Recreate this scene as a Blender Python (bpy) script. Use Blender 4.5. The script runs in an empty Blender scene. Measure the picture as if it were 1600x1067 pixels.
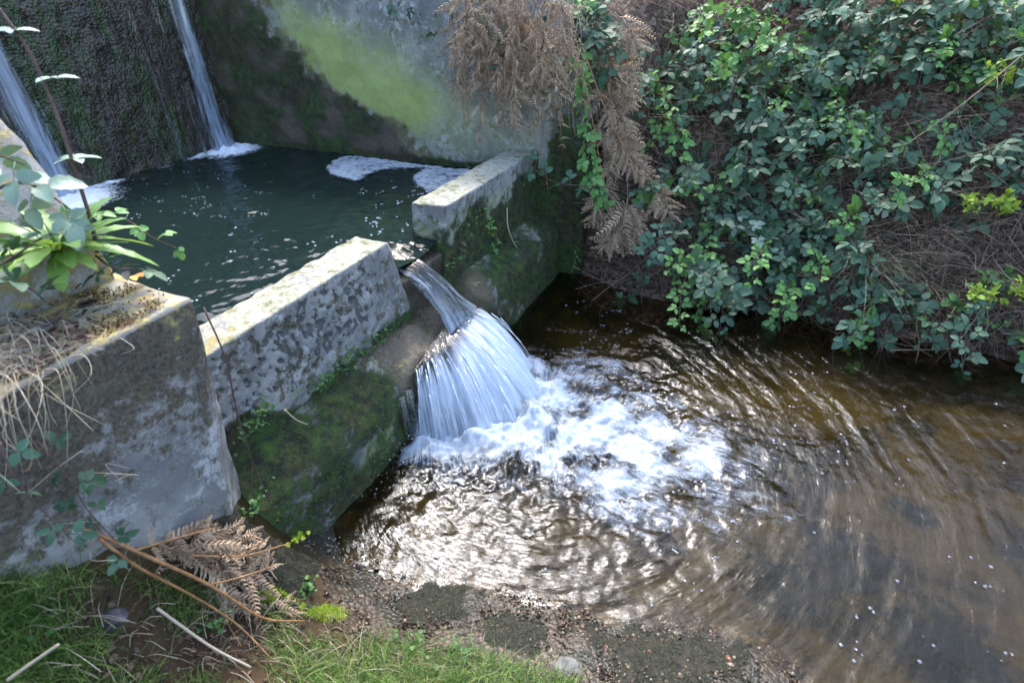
import bpy, bmesh, math, random
import numpy as np
from mathutils import Vector, Matrix, Quaternion
random.seed(7); rng = np.random.default_rng(7)
scene = bpy.context.scene
col = scene.collection

# ---------------------------------------------------------------- camera, sky, sun, exposure
S = 1.6                                   # camera height above the lower water, metres
FPX, PITCH = 850.0, math.radians(34.2)
cam_d = bpy.data.cameras.new('camera'); cam = bpy.data.objects.new('camera', cam_d); col.objects.link(cam)
cam.location = (0, 0, S); cam.rotation_euler = (math.pi/2-PITCH, 0, 0)
cam_d.sensor_width = 36; cam_d.lens = FPX/1600*36; cam_d.clip_start = .02; cam_d.clip_end = 2000
cam_d.dof.use_dof = True; cam_d.dof.focus_distance = 2.5; cam_d.dof.aperture_fstop = 4.5
scene.camera = cam
SUN_AZ, SUN_EL = math.radians(-7), math.radians(54)      # azimuth from +Y towards +X
world = bpy.data.worlds.new('World'); scene.world = world; world.use_nodes = True
wn = world.node_tree; bg = wn.nodes['Background']
sky = wn.nodes.new('ShaderNodeTexSky'); sky.sky_type = 'NISHITA'; sky.sun_disc = False
sky.sun_elevation = SUN_EL; sky.sun_rotation = SUN_AZ; sky.air_density = 1.0; sky.dust_density = 2.5; sky.ozone_density = 1.2
wn.links.new(sky.outputs[0], bg.inputs[0]); bg.inputs[1].default_value = .15
sun_d = bpy.data.lights.new('sun', 'SUN'); sun_d.energy = 1.05; sun_d.angle = math.radians(10); sun_d.color = (1, .975, .94)
sun = bpy.data.objects.new('sun', sun_d); col.objects.link(sun)
sd = Vector((math.sin(SUN_AZ)*math.cos(SUN_EL), math.cos(SUN_AZ)*math.cos(SUN_EL), math.sin(SUN_EL)))
sun.rotation_euler = sd.to_track_quat('Z', 'Y').to_euler(); sun.location = sd*30
scene.view_settings.view_transform = 'Standard'; scene.view_settings.look = 'None'
scene.view_settings.exposure = 2.42; scene.view_settings.gamma = 1
scene.render.engine = 'CYCLES'
scene.cycles.max_bounces = 5; scene.cycles.diffuse_bounces = 3; scene.cycles.use_adaptive_sampling = True; scene.cycles.adaptive_threshold = .04; scene.cycles.transparent_max_bounces = 14; scene.cycles.caustics_reflective = False
scene.cycles.caustics_refractive = False; scene.cycles.sample_clamp_indirect = 4

# ---------------------------------------------------------------- frames of reference (u along the weir, n downstream, both in units of S)
AZ = math.radians(25.7); UX, UY = math.sin(AZ), math.cos(AZ); NX, NY = UY, -UX
def W(u, n, z): return Vector((S*(u*UX+n*NX), S*(u*UY+n*NY), S*z))
def WA(u, n, z):
    u, n, z = np.broadcast_arrays(np.asarray(u, float), np.asarray(n, float), np.asarray(z, float))
    return np.stack([S*(u*UX+n*NX), S*(u*UY+n*NY), S*z], -1)
def toun(P):
    P = np.asarray(P)/S
    return P[..., 0]*UX+P[..., 1]*UY, P[..., 0]*NX+P[..., 1]*NY, P[..., 2]
def ray(px, py):
    r, d = px-800, py-533.5
    return np.array([r, FPX*math.cos(PITCH)-d*math.sin(PITCH), -(FPX*math.sin(PITCH)+d*math.cos(PITCH))])
CAM = np.array([0, 0, S])
def hz(px, py, z):                         # where the sight line meets height z (units of S)
    r = ray(px, py); return CAM+r*((z-1)*S/r[2])
def hn(px, py, n):
    r = ray(px, py); return CAM+r*(n*S/(r[0]*NX+r[1]*NY))
def hu(px, py, u):
    r = ray(px, py); return CAM+r*(u*S/(r[0]*UX+r[1]*UY))
def hd(px, py, dist): return CAM+ray(px, py)/FPX*dist     # at a depth in metres

# ---------------------------------------------------------------- noise
_perm = np.random.default_rng(3).permutation(256); _perm = np.concatenate([_perm, _perm, _perm])
_grad = np.random.default_rng(4).normal(size=(256, 3)); _grad /= np.linalg.norm(_grad, axis=1)[:, None]
def pn(P, scale=1.0, seed=0):
    P = np.asarray(P, float)*scale+seed*17.31
    i = np.floor(P).astype(int); f = P-i; w = f*f*f*(f*(f*6-15)+10); i &= 255
    out = 0
    for a in (0, 1):
        wa = w[..., 0] if a else 1-w[..., 0]
        for b in (0, 1):
            wb = w[..., 1] if b else 1-w[..., 1]
            for c in (0, 1):
                wc = w[..., 2] if c else 1-w[..., 2]
                h = _perm[_perm[_perm[(i[..., 0]+a) & 255]+((i[..., 1]+b) & 255)]+((i[..., 2]+c) & 255)]
                g = _grad[h]; d = f-np.array([a, b, c])
                out = out+wa*wb*wc*(g*d).sum(-1)
    return out*1.5
def fbm(P, scale=1.0, octv=4, seed=0, gain=.5):
    o, a = 0, 1
    for k in range(octv): o = o+a*pn(P, scale*2**k, seed+k); a *= gain
    return o
def sst(a, b, x):
    t = np.clip((np.asarray(x, float)-a)/(b-a), 0, 1); return t*t*(3-2*t)

# ---------------------------------------------------------------- object helpers
ROOTLOC = {}
def tag(o, label=None, cat=None, group=None, kind=None):
    if label: o['label'] = label
    if cat: o['category'] = cat
    if group: o['group'] = group
    if kind: o['kind'] = kind
    return o
def empty(name, loc, label, cat, group=None):
    o = bpy.data.objects.new(name, None); col.objects.link(o); o.empty_display_size = .05
    o.location = Vector(loc); ROOTLOC[o] = Vector(loc)
    return tag(o, label, cat, group)
def make_mesh(name, V, F, mat, smooth=True, attrs=None, uv=None, mats=None, midx=None):
    m = bpy.data.meshes.new(name)
    if isinstance(F, np.ndarray): F = F.tolist()
    m.from_pydata(np.asarray(V, float).tolist(), [], F)
    if mats:
        for x in mats: m.materials.append(x)
        m.polygons.foreach_set('material_index', np.asarray(midx, dtype=np.int32))
    else: m.materials.append(mat)
    if smooth: m.polygons.foreach_set('use_smooth', np.ones(len(m.polygons), dtype=bool))
    for k, a in (attrs or {}).items():
        a = np.asarray(a, float); la = m.attributes.new(k, 'FLOAT_COLOR', 'POINT')
        if a.ndim == 1: a = np.stack([a, a, a], -1)
        c = np.ones((len(a), 4)); c[:, :a.shape[1]] = a
        la.data.foreach_set('color', c.ravel())
    if uv is not None:
        ul = m.uv_layers.new(name='uv'); li = np.zeros(len(m.loops), dtype=np.int32); m.loops.foreach_get('vertex_index', li)
        ul.data.foreach_set('uv', np.asarray(uv, float)[li].ravel())
    m.update(); return m
def link(name, m, parent=None, M=None):
    """one mesh object; M is its world matrix (vertices of m are local to M)"""
    o = bpy.data.objects.new(name, m); col.objects.link(o)
    M = M if M is not None else Matrix.Identity(4)
    if parent is not None:
        o.parent = parent; M = Matrix.Translation(-ROOTLOC.get(parent, Vector((0, 0, 0)))) @ M
    o.matrix_basis = M
    return o
def solid(name, V, F, mat, parent=None, **k): return link(name, make_mesh(name, V, F, mat, **k), parent)
def gridF(a, b, off=0):
    i = np.arange((a-1)*b).reshape(a-1, b)[:, :-1].ravel()+off
    return np.stack([i, i+1, i+b+1, i+b], -1)
class MB:
    def __init__(s): s.V = []; s.F = []; s.n = 0; s.mi = []
    def add(s, V, F, mi=0):
        V = np.asarray(V, float); s.V.append(V)
        F = [[int(j)+s.n for j in f] for f in F]; s.F += F; s.mi += [mi]*len(F); s.n += len(V)
    def tube(s, path, r0, r1=None, sides=5, mi=0):
        path = np.asarray(path, float); k = len(path); r1 = r0 if r1 is None else r1
        T = np.gradient(path, axis=0); T /= np.linalg.norm(T, axis=1)[:, None]+1e-9
        up = np.array([.31, .22, .92]); A = np.cross(T, up); A /= np.linalg.norm(A, axis=1)[:, None]+1e-9; B = np.cross(T, A)
        an = np.linspace(0, 2*math.pi, sides, endpoint=False); r = np.linspace(r0, r1, k)[:, None, None]
        V = path[:, None]+r*(A[:, None]*np.cos(an)[None, :, None]+B[:, None]*np.sin(an)[None, :, None])
        F = []
        for i in range(k-1):
            for j in range(sides):
                j2 = (j+1) % sides; F.append([i*sides+j, i*sides+j2, (i+1)*sides+j2, (i+1)*sides+j])
        F.append(list(range(sides))[::-1]); F.append([(k-1)*sides+j for j in range(sides)])
        s.add(V.reshape(-1, 3), F, mi)
    def arrays(s): return np.concatenate(s.V), s.F
    def mesh(s, name, mat=None, **k):
        V, F = s.arrays()
        if isinstance(mat, (list, tuple)): return make_mesh(name, V, F, None, mats=mat, midx=s.mi, **k)
        return make_mesh(name, V, F, mat, **k)
    def build(s, name, mat, parent=None, M=None, **k): return link(name, s.mesh(name, mat, **k), parent, M)
def bez(pts, k=14):
    """smooth path through points (Catmull-Rom)"""
    P = np.asarray([list(p) for p in pts], float); P = np.vstack([2*P[0]-P[1], P, 2*P[-1]-P[-2]]); out = []
    per = max(2, k//(len(P)-3))
    for i in range(1, len(P)-2):
        for t in np.linspace(0, 1, per, endpoint=False):
            a, b, c, d = P[i-1:i+3]
            out.append(.5*((2*b)+(c-a)*t+(2*a-5*b+4*c-d)*t*t+(3*b-a-3*c+d)*t**3))
    out.append(P[-2]); return np.array(out)
def frame(pos, x, nrm, scale=1.0, roll=0.0):
    """matrix with local x along x, local z near nrm"""
    x = Vector(x).normalized(); z = Vector(nrm); z = z-x*z.dot(x)
    if z.length < 1e-4: z = x.orthogonal()
    z.normalize(); y = z.cross(x)
    R = Matrix((x, y, z)).transposed().to_4x4()
    return Matrix.Translation(Vector(pos)) @ R @ Matrix.Rotation(roll, 4, 'X') @ Matrix.Scale(scale, 4)
def rv(s=1.0): return Vector(rng.normal(size=3)*s)

# ---------------------------------------------------------------- node helper
class NT:
    def __init__(s, name):
        s.m = bpy.data.materials.new(name); s.m.use_nodes = True; s.t = s.m.node_tree; s.t.nodes.clear()
        s.out = s.t.nodes.new('ShaderNodeOutputMaterial')
    def n(s, typ, **k):
        nd = s.t.nodes.new(typ)
        for a, b in k.items(): setattr(nd, a, b)
        return nd
    def set(s, sock, v):
        if v is None: return
        if hasattr(v, 'is_output') or isinstance(v, bpy.types.NodeSocket): s.t.links.new(v, sock)
        else:
            if isinstance(v, (tuple, list)) and len(v) == 3 and sock.type == 'RGBA': v = (*v, 1)
            sock.default_value = v
    def pos(s): return s.n('ShaderNodeNewGeometry').outputs['Position']
    def attr(s, name):
        a = s.n('ShaderNodeAttribute', attribute_name=name); q = s.n('ShaderNodeSeparateColor'); s.set(q.inputs[0], a.outputs['Color']); return q.outputs
    def mapv(s, v, scale=(1, 1, 1), loc=(0, 0, 0)):
        m = s.n('ShaderNodeMapping'); s.set(m.inputs[0], v); m.inputs['Scale'].default_value = scale; m.inputs['Location'].default_value = loc; return m.outputs[0]
    def noise(s, v, scale, detail=5, rough=.55, dist=0.0, out=0):
        q = s.n('ShaderNodeTexNoise'); s.set(q.inputs['Vector'], v); q.inputs['Scale'].default_value = scale
        q.inputs['Detail'].default_value = detail; q.inputs['Roughness'].default_value = rough; q.inputs['Distortion'].default_value = dist
        return q.outputs[out]
    def vor(s, v, scale, feature='F1', out='Distance', rnd=1.0):
        q = s.n('ShaderNodeTexVoronoi', feature=feature); s.set(q.inputs['Vector'], v); q.inputs['Scale'].default_value = scale
        q.inputs['Randomness'].default_value = rnd; return q.outputs[out]
    def ma(s, op, a, b=0.0, c=None, clamp=False):
        q = s.n('ShaderNodeMath', operation=op, use_clamp=clamp); s.set(q.inputs[0], a); s.set(q.inputs[1], b)
        if c is not None: s.set(q.inputs[2], c)
        return q.outputs[0]
    def ss(s, x, a, b):
        q = s.n('ShaderNodeMapRange', interpolation_type='SMOOTHSTEP'); s.set(q.inputs[0], x); q.inputs[1].default_value = a; q.inputs[2].default_value = b; return q.outputs[0]
    def mix(s, f, a, b, blend='MIX'):
        q = s.n('ShaderNodeMix', data_type='RGBA', blend_type=blend); s.set(q.inputs[0], f); s.set(q.inputs[6], a); s.set(q.inputs[7], b); return q.outputs[2]
    def mixf(s, f, a, b):
        q = s.n('ShaderNodeMix', data_type='FLOAT'); s.set(q.inputs[0], f); s.set(q.inputs[2], a); s.set(q.inputs[3], b); return q.outputs[0]
    def ramp(s, f, stops):
        q = s.n('ShaderNodeValToRGB'); s.set(q.inputs[0], f); e = q.color_ramp.elements
        e[0].position, e[0].color = stops[0][0], (*stops[0][1], 1); e[1].position, e[1].color = stops[-1][0], (*stops[-1][1], 1)
        for p, c in stops[1:-1]: x = e.new(p); x.color = (*c, 1)
        return q.outputs[0]
    def bump(s, h, strength=.5, dist=.01, nrm=None):
        q = s.n('ShaderNodeBump'); s.set(q.inputs['Height'], h); q.inputs['Strength'].default_value = strength; q.inputs['Distance'].default_value = dist
        if nrm is not None: s.set(q.inputs['Normal'], nrm)
        return q.outputs[0]
    def pbsdf(s, color, rough=.7, nrm=None, spec=.5, **k):
        q = s.n('ShaderNodeBsdfPrincipled'); s.set(q.inputs['Base Color'], color); s.set(q.inputs['Roughness'], rough)
        s.set(q.inputs['Specular IOR Level'], spec)
        if nrm is not None: s.set(q.inputs['Normal'], nrm)
        for a, b in k.items(): s.set(q.inputs[a.replace('_', ' ')], b)
        return q.outputs[0]
    def mixs(s, f, a, b):
        q = s.n('ShaderNodeMixShader'); s.set(q.inputs[0], f); s.set(q.inputs[1], a); s.set(q.inputs[2], b); return q.outputs[0]
    def done(s, sh): s.t.links.new(sh, s.out.inputs[0]); return s.m

# ---------------------------------------------------------------- materials
def m_concrete():
    """weathered concrete; point attributes A = (moss, dark crust, bright algae), B = (ochre lichen, wet, flaked)"""
    t = NT('weathered_concrete'); p = t.pos(); A = t.attr('A'); B = t.attr('B')
    n1 = t.noise(p, 5, 5, .6); n2 = t.noise(p, 26, 7, .72); n3 = t.noise(p, 120, 4, .7); n4 = t.noise(p, 9, 7, .75, .6)
    nz = t.n('ShaderNodeSeparateXYZ'); t.set(nz.inputs[0], t.n('ShaderNodeNewGeometry').outputs['Normal']); topm = t.ss(nz.outputs[2], .6, .85)
    c = t.mix(t.ss(n1, .35, .68), (.15, .152, .152), (.31, .305, .285))
    c = t.mix(t.ma('MULTIPLY', t.ss(n4, .52, .60), .85), c, (.43, .445, .45)); c = t.mix(t.ma('MULTIPLY', topm, t.ss(n2, .36, .56)), c, (.33, .325, .25))  # upward faces: pale yellowish lichen, with their sunlit brightness put into the colour too
    c = t.mix(t.ma('MULTIPLY', t.ss(n2, .52, .72), .7), c, (.11, .105, .10))
    c = t.mix(t.ma('MULTIPLY', t.ss(n3, .58, .72), .5), c, (.42, .41, .38))
    def mask(a, k=.9, soft=.16, nn=None):
        nn = n2 if nn is None else nn
        v = t.ma('ADD', a, t.ma('MULTIPLY', t.ma('SUBTRACT', nn, .5), k)); return t.ss(v, .5-soft, .5+soft)
    nmix = t.ma('ADD', t.ma('MULTIPLY', n4, .5), t.ma('MULTIPLY', n2, .5))
    fl = mask(B[2], .9, .05)
    c = t.mix(t.ma('MULTIPLY', fl, .7), c, t.mix(n3, (.008, .009, .013), (.06, .063, .075)))
    dk = mask(A[1], 2.6, .13, nmix)
    c = t.mix(t.ma('MULTIPLY', dk, .92), c, t.mix(t.ss(n3, .35, .65), (.026, .021, .015), (.105, .082, .05)))
    al = t.ma('MULTIPLY', mask(A[2], .9, .42, nmix), .9)
    c = t.mix(al, c, t.mix(t.ma('ADD', t.ma('MULTIPLY', n2, .6), t.ma('MULTIPLY', n1, .4)), (.15, .20, .04), (.44, .51, .16))); c = t.mix(t.ma('MULTIPLY', t.ma('MULTIPLY', al, t.ss(n3, .56, .70)), .55), c, (.10, .11, .05))
    och = mask(B[0], 1.9, .14, nmix)
    c = t.mix(t.ma('MULTIPLY', och, .85), c, t.mix(t.ss(n2, .4, .62), (.22, .12, .045), (.46, .38, .14)))
    mo = mask(A[0], 1.6, .16, nmix)
    c = t.mix(mo, c, t.mix(t.ss(n2, .36, .66), (.012, .016, .008), t.mix(t.ss(n1, .38, .62), (.045, .10, .012), (.065, .06, .02))))
    wet = t.ss(B[1], .3, .8)
    c = t.mix(t.ma('MULTIPLY', wet, .55), c, t.mix(.5, c, (.02, .014, .006)), 'MIX')
    pores = t.ss(t.vor(p, 140), .05, .25)
    h = t.ma('ADD', t.ma('MULTIPLY', n2, .9), t.ma('MULTIPLY', n3, .5)); h = t.ma('ADD', h, t.ma('MULTIPLY', pores, .25))
    h = t.ma('SUBTRACT', h, t.ma('MULTIPLY', fl, .5)); h = t.ma('ADD', h, t.ma('MULTIPLY', t.ma('MULTIPLY', mo, n3), 1.2))
    nr = t.bump(h, .9, .008)
    ro = t.mixf(wet, .88, .22)
    return t.done(t.pbsdf(c, ro, nr, .45))
def m_dam():
    t = NT('wet_algae_dam_face'); p = t.pos()
    st = t.noise(t.mapv(p, (9, 9, .8)), 1.6, 5, .6); st3 = t.noise(t.mapv(p, (34, 34, 2.2)), 1.6, 4, .6); ag = t.ma('ADD', t.vor(p, 75), t.ma('MULTIPLY', t.noise(p, 30, 4, .7), .6)); ag = t.ma('SUBTRACT', ag, .3); n2 = t.noise(p, 40, 4, .6); n1 = t.noise(p, 3, 4)
    c = t.mix(t.ss(ag, .15, .6), (.10, .08, .05), (.018, .016, .011))
    c = t.mix(t.ma('MULTIPLY', t.ss(n2, .55, .75), .6), c, (.16, .14, .10))
    c = t.mix(t.ma('MULTIPLY', t.ss(st, .46, .62), .8), c, t.mix(n2, (.012, .03, .006), (.04, .085, .015)))
    c = t.mix(t.ma('MULTIPLY', t.ss(n1, .5, .7), .4), c, (.035, .03, .015))
    c = t.mix(t.ma('MULTIPLY', t.ss(st3, .52, .68), .6), c, (.085, .075, .05)); c = t.mix(t.ma('MULTIPLY', t.ss(st3, .5, .35), .6), c, (.008, .008, .006))
    h = t.ma('ADD', t.ma('MULTIPLY', t.ma('SUBTRACT', 1.0, ag), .6), t.ma('ADD', n2, st3))
    return t.done(t.pbsdf(c, t.mixf(n2, .18, .5), t.bump(h, .9, .012), .5))
def m_ground():
    """A = (wet/under water, gravel, dark algae mat)"""
    t = NT('stream_bed_and_bank_soil'); p = t.pos(); A = t.attr('A')
    n1 = t.noise(p, 2.2, 5, .6, .6); n2 = t.noise(p, 16, 6, .65); n3 = t.noise(p, 90, 4, .65); v = t.vor(p, 75, out='Color'); vd = t.vor(p, 75)
    soil = t.mix(n2, (.022, .016, .010), (.085, .060, .036))
    bed = t.mix(t.ss(n1, .38, .62), (.013, .011, .0035), (.046, .037, .011)); bed = t.mix(t.ma('MULTIPLY', t.ss(n2, .5, .7), .5), bed, (.055, .048, .026))
    q = t.n('ShaderNodeSeparateColor'); t.set(q.inputs[0], v)
    grav = t.ramp(q.outputs[0], [(0, (.025, .018, .011)), (.3, (.09, .058, .03)), (.6, (.13, .095, .055)), (.8, (.05, .036, .028)), (1, (.22, .18, .13))])
    grav = t.mix(t.ss(vd, .35, .6), grav, (.03, .022, .012)); grav = t.mix(t.ss(n2, .35, .62), (.035, .026, .015), grav)
    c = t.mix(t.ss(A[0], .3, .7), soil, bed)
    c = t.mix(t.ss(t.ma('ADD', A[1], t.ma('MULTIPLY', t.ma('SUBTRACT', n2, .5), .8)), .4, .65), c, grav)
    mat_ = t.ss(t.ma('ADD', A[2], t.ma('MULTIPLY', t.ma('SUBTRACT', t.noise(p, 9, 8, .8), .5), 2.4)), .32, .85)
    c = t.mix(t.ma('MULTIPLY', mat_, .93), c, t.mix(n3, (.004, .005, .003), (.022, .022, .010)))
    h = t.ma('ADD', t.ma('MULTIPLY', n3, .6), t.ma('MULTIPLY', t.ma('SUBTRACT', 1.0, vd), t.ma('MULTIPLY', A[1], .5)))
    h = t.ma('ADD', h, n2)
    return t.done(t.pbsdf(c, t.mixf(A[1], .9, .35), t.bump(h, .8, .008), t.ma('MULTIPLY', A[1], .4)))
def m_bank():
    t = NT('leaf_litter_soil'); p = t.pos(); n1 = t.noise(p, 4, 5); n2 = t.noise(p, 30, 5, .7); v = t.vor(t.mapv(p, (1, 1, 1.6)), 42, out='Color')
    q = t.n('ShaderNodeSeparateColor'); t.set(q.inputs[0], v)
    c = t.ramp(q.outputs[1], [(0, (.035, .023, .016)), (.4, (.085, .056, .040)), (.75, (.15, .10, .07)), (1, (.21, .15, .11))])
    c = t.mix(t.ss(n2, .42, .75), c, (.03, .021, .014)); c = t.mix(t.ma('MULTIPLY', t.ss(n1, .55, .7), .6), c, (.02, .035, .012))
    return t.done(t.pbsdf(c, .9, t.bump(t.ma('ADD', n2, q.outputs[1]), .8, .015), .25))
def m_stream():
    """shallow water: see-through, mirrors by the Fresnel law; A.r = froth, A.g = fine bubbles"""
    t = NT('stream_water'); p = t.pos(); A = t.attr('A')
    uvn = t.n('ShaderNodeUVMap', uv_map='uv').outputs[0]
    st = t.noise(t.mapv(uvn, (22, 9, 1)), 1.0, 5, .68, 1.6); st2 = t.noise(t.mapv(uvn, (85, 13, 1)), 1.0, 4, .65, .3); nf = t.ma('ADD', t.ma('MULTIPLY', t.noise(p, 24, 6, .75, 1.8), .7), t.ma('MULTIPLY', t.noise(p, 120, 3, .6), .3))
    bump = t.bump(t.noise(t.mapv(uvn, (38, 120, 1)), 1.0, 4, .6, .6), .45, .006)
    fr = t.n('ShaderNodeFresnel'); fr.inputs[0].default_value = 1.33; t.set(fr.inputs['Normal'], bump)
    gl = t.n('ShaderNodeBsdfGlossy'); gl.inputs['Roughness'].default_value = .15; t.set(gl.inputs['Normal'], bump); gl.inputs[0].default_value = (.92, .95, 1, 1)
    tr = t.n('ShaderNodeBsdfTransparent'); tr.inputs[0].default_value = (.78, .71, .50, 1)
    w = t.mixs(fr.outputs[0], tr.outputs[0], gl.outputs[0])
    x = t.ma('ADD', t.ma('MULTIPLY', st, .42), t.ma('ADD', t.ma('MULTIPLY', st2, .2), t.ma('MULTIPLY', nf, .38)))
    f = t.ss(t.ma('ADD', A[0], t.ma('MULTIPLY', t.ma('SUBTRACT', x, .5), 2.6)), .30, 1.15)
    df = t.n('ShaderNodeBsdfDiffuse'); df.inputs[0].default_value = (.60, .69, .80, 1)
    tl = t.n('ShaderNodeBsdfTranslucent'); tl.inputs[0].default_value = (.55, .65, .78, 1)
    fo = t.mixs(.4, df.outputs[0], tl.outputs[0])
    return t.done(t.mixs(t.ma('MULTIPLY', f, .93), w, fo))
def m_pool():
    t = NT('pool_water'); p = t.pos(); A = t.attr('A')
    nb = t.bump(t.noise(p, 22, 3, .5, .4), .25, .01)
    base = t.pbsdf((.008, .016, .0145), .07, nb, .5, IOR=1.33)
    x = t.noise(p, 60, 5, .7, .5)
    f = t.ss(t.ma('ADD', A[0], t.ma('MULTIPLY', t.ma('SUBTRACT', x, .5), 1.3)), .42, .9)
    return t.done(t.mixs(f, base, t.pbsdf((.80, .85, .9), .7)))
def m_fall(name, su, sv, lo, hi, tint=(.66, .75, .86)):
    """falling water: uv = (across, along); A.r = how white it is, A.g = cover"""
    t = NT(name); uvn = t.n('ShaderNodeUVMap', uv_map='uv').outputs[0]; A = t.attr('A')
    a = t.noise(t.mapv(uvn, (su, sv, 1)), 1.0, 5, .66, .5); g = t.noise(t.mapv(uvn, (su*.28, sv*1.6, 1)), 1.0, 3, .6, .8); b = t.noise(t.mapv(uvn, (su*3.2, sv*1.3, 1)), 1.0, 3, .6, .1)
    x = t.ma('ADD', t.ma('MULTIPLY', a, .40), t.ma('ADD', t.ma('MULTIPLY', b, .18), t.ma('MULTIPLY', g, .42)))
    nb = t.bump(x, .9, .012)
    fr = t.n('ShaderNodeFresnel'); fr.inputs[0].default_value = 1.33; t.set(fr.inputs['Normal'], nb)
    gl = t.n('ShaderNodeBsdfGlossy'); gl.inputs['Roughness'].default_value = .08; t.set(gl.inputs['Normal'], nb)
    tr = t.n('ShaderNodeBsdfTransparent'); tr.inputs[0].default_value = (.93, .95, .95, 1)
    clear = t.mixs(t.ma('MULTIPLY', fr.outputs[0], 1.6, clamp=True), tr.outputs[0], gl.outputs[0])
    df = t.n('ShaderNodeBsdfDiffuse'); t.set(df.inputs[0], tint); tl = t.n('ShaderNodeBsdfTranslucent'); t.set(tl.inputs[0], tint)
    white = t.mixs(.5, df.outputs[0], tl.outputs[0]); white = t.mixs(.12, white, gl.outputs[0])
    f = t.ss(t.ma('ADD', t.ma('SUBTRACT', A[0], .5), x), lo, hi)
    sh = t.mixs(f, clear, white)
    tr2 = t.n('ShaderNodeBsdfTransparent')
    cov = t.ss(t.ma('ADD', A[1], t.ma('MULTIPLY', t.ma('SUBTRACT', x, .5), 1.8)), .35, .6)
    return t.done(t.mixs(cov, tr2.outputs[0], sh))
def m_foam(lacy=False):
    t = NT('lacy_foam' if lacy else 'foam'); p = t.pos(); n = t.noise(p, 45, 5, .7); v = t.vor(p, 160)
    c = t.mix(n, (.26, .31, .36), (.46, .51, .56))
    b = t.pbsdf(c, .55, t.bump(t.ma('ADD', v, n), .5, .006), .4); A = t.attr('A'); tr = t.n('ShaderNodeBsdfTransparent')
    hole = t.ma('ADD', A[0], t.ma('MULTIPLY', t.ma('SUBTRACT', t.ma('ADD', t.ma('MULTIPLY', t.noise(p, 24, 6, .75, .6), .7), t.ma('MULTIPLY', t.noise(p, 9, 3, .6), .3)), .5), 2.4))
    return t.done(t.mixs(t.ss(hole, .22, .95), tr.outputs[0], b)) if lacy else t.done(b)
def m_bubble():
    t = NT('water_bubble'); fr = t.n('ShaderNodeLayerWeight'); fr.inputs[0].default_value = .35
    gl = t.n('ShaderNodeBsdfGlossy'); gl.inputs['Roughness'].default_value = .05
    tr = t.n('ShaderNodeBsdfTransparent'); df = t.n('ShaderNodeBsdfDiffuse'); df.inputs[0].default_value = (.40, .46, .55, 1)
    s = t.mixs(.35, gl.outputs[0], df.outputs[0])
    return t.done(t.mixs(t.ma('ADD', t.ma('MULTIPLY', fr.outputs[1], .7), .05, clamp=True), tr.outputs[0], s))
def m_leaf(name, stops, rough=.42, transl=.25, spec=.5, tcol=None, vein=True):
    t = NT(name); oi = t.n('ShaderNodeObjectInfo'); p = t.pos()
    n = t.noise(p, 14, 3); nn = t.noise(p, 160, 3, .6)
    r = t.ma('ADD', t.ma('MULTIPLY', oi.outputs['Random'], .75), t.ma('MULTIPLY', n, .25))
    c = t.ramp(r, stops); c = t.mix(t.ma('MULTIPLY', t.ss(nn, .45, .75), .3), c, t.mix(.5, c, (.2, .2, .12)))
    nb = t.bump(nn, .35, .003)
    b = t.pbsdf(c, rough, nb, spec)
    tl = t.n('ShaderNodeBsdfTranslucent'); t.set(tl.inputs[0], t.mix(.6, c, tcol or (.12, .22, .02))); 
    return t.done(t.mixs(transl, b, tl.outputs[0]))
def m_plain(name, a, b, scale=40, rough=.8, bump=.5, spec=.3, obj=False):
    t = NT(name); p = t.pos(); n = t.noise(p, scale, 5, .65); f = t.ss(n, .32, .68)
    if obj:
        oi = t.n('ShaderNodeObjectInfo'); f = t.ma('ADD', t.ma('MULTIPLY', f, .5), t.ma('MULTIPLY', oi.outputs['Random'], .5))
    return t.done(t.pbsdf(t.mix(f, a, b), rough, t.bump(n, bump, .004), spec))
def m_island(name, stops, rough=.7, transl=0.0, spec=.35):
    """many small loose pieces in one mesh, each with its own tone"""
    t = NT(name); g = t.n('ShaderNodeNewGeometry'); c = t.ramp(g.outputs['Random Per Island'], stops)
    n = t.noise(g.outputs['Position'], 70, 3); c = t.mix(t.ma('MULTIPLY', n, .4), c, t.mix(.5, c, (0.02, .02, .01)))
    b = t.pbsdf(c, rough, None, spec)
    if transl:
        tl = t.n('ShaderNodeBsdfTranslucent'); t.set(tl.inputs[0], c); b = t.mixs(transl, b, tl.outputs[0])
    return t.done(b)
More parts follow.
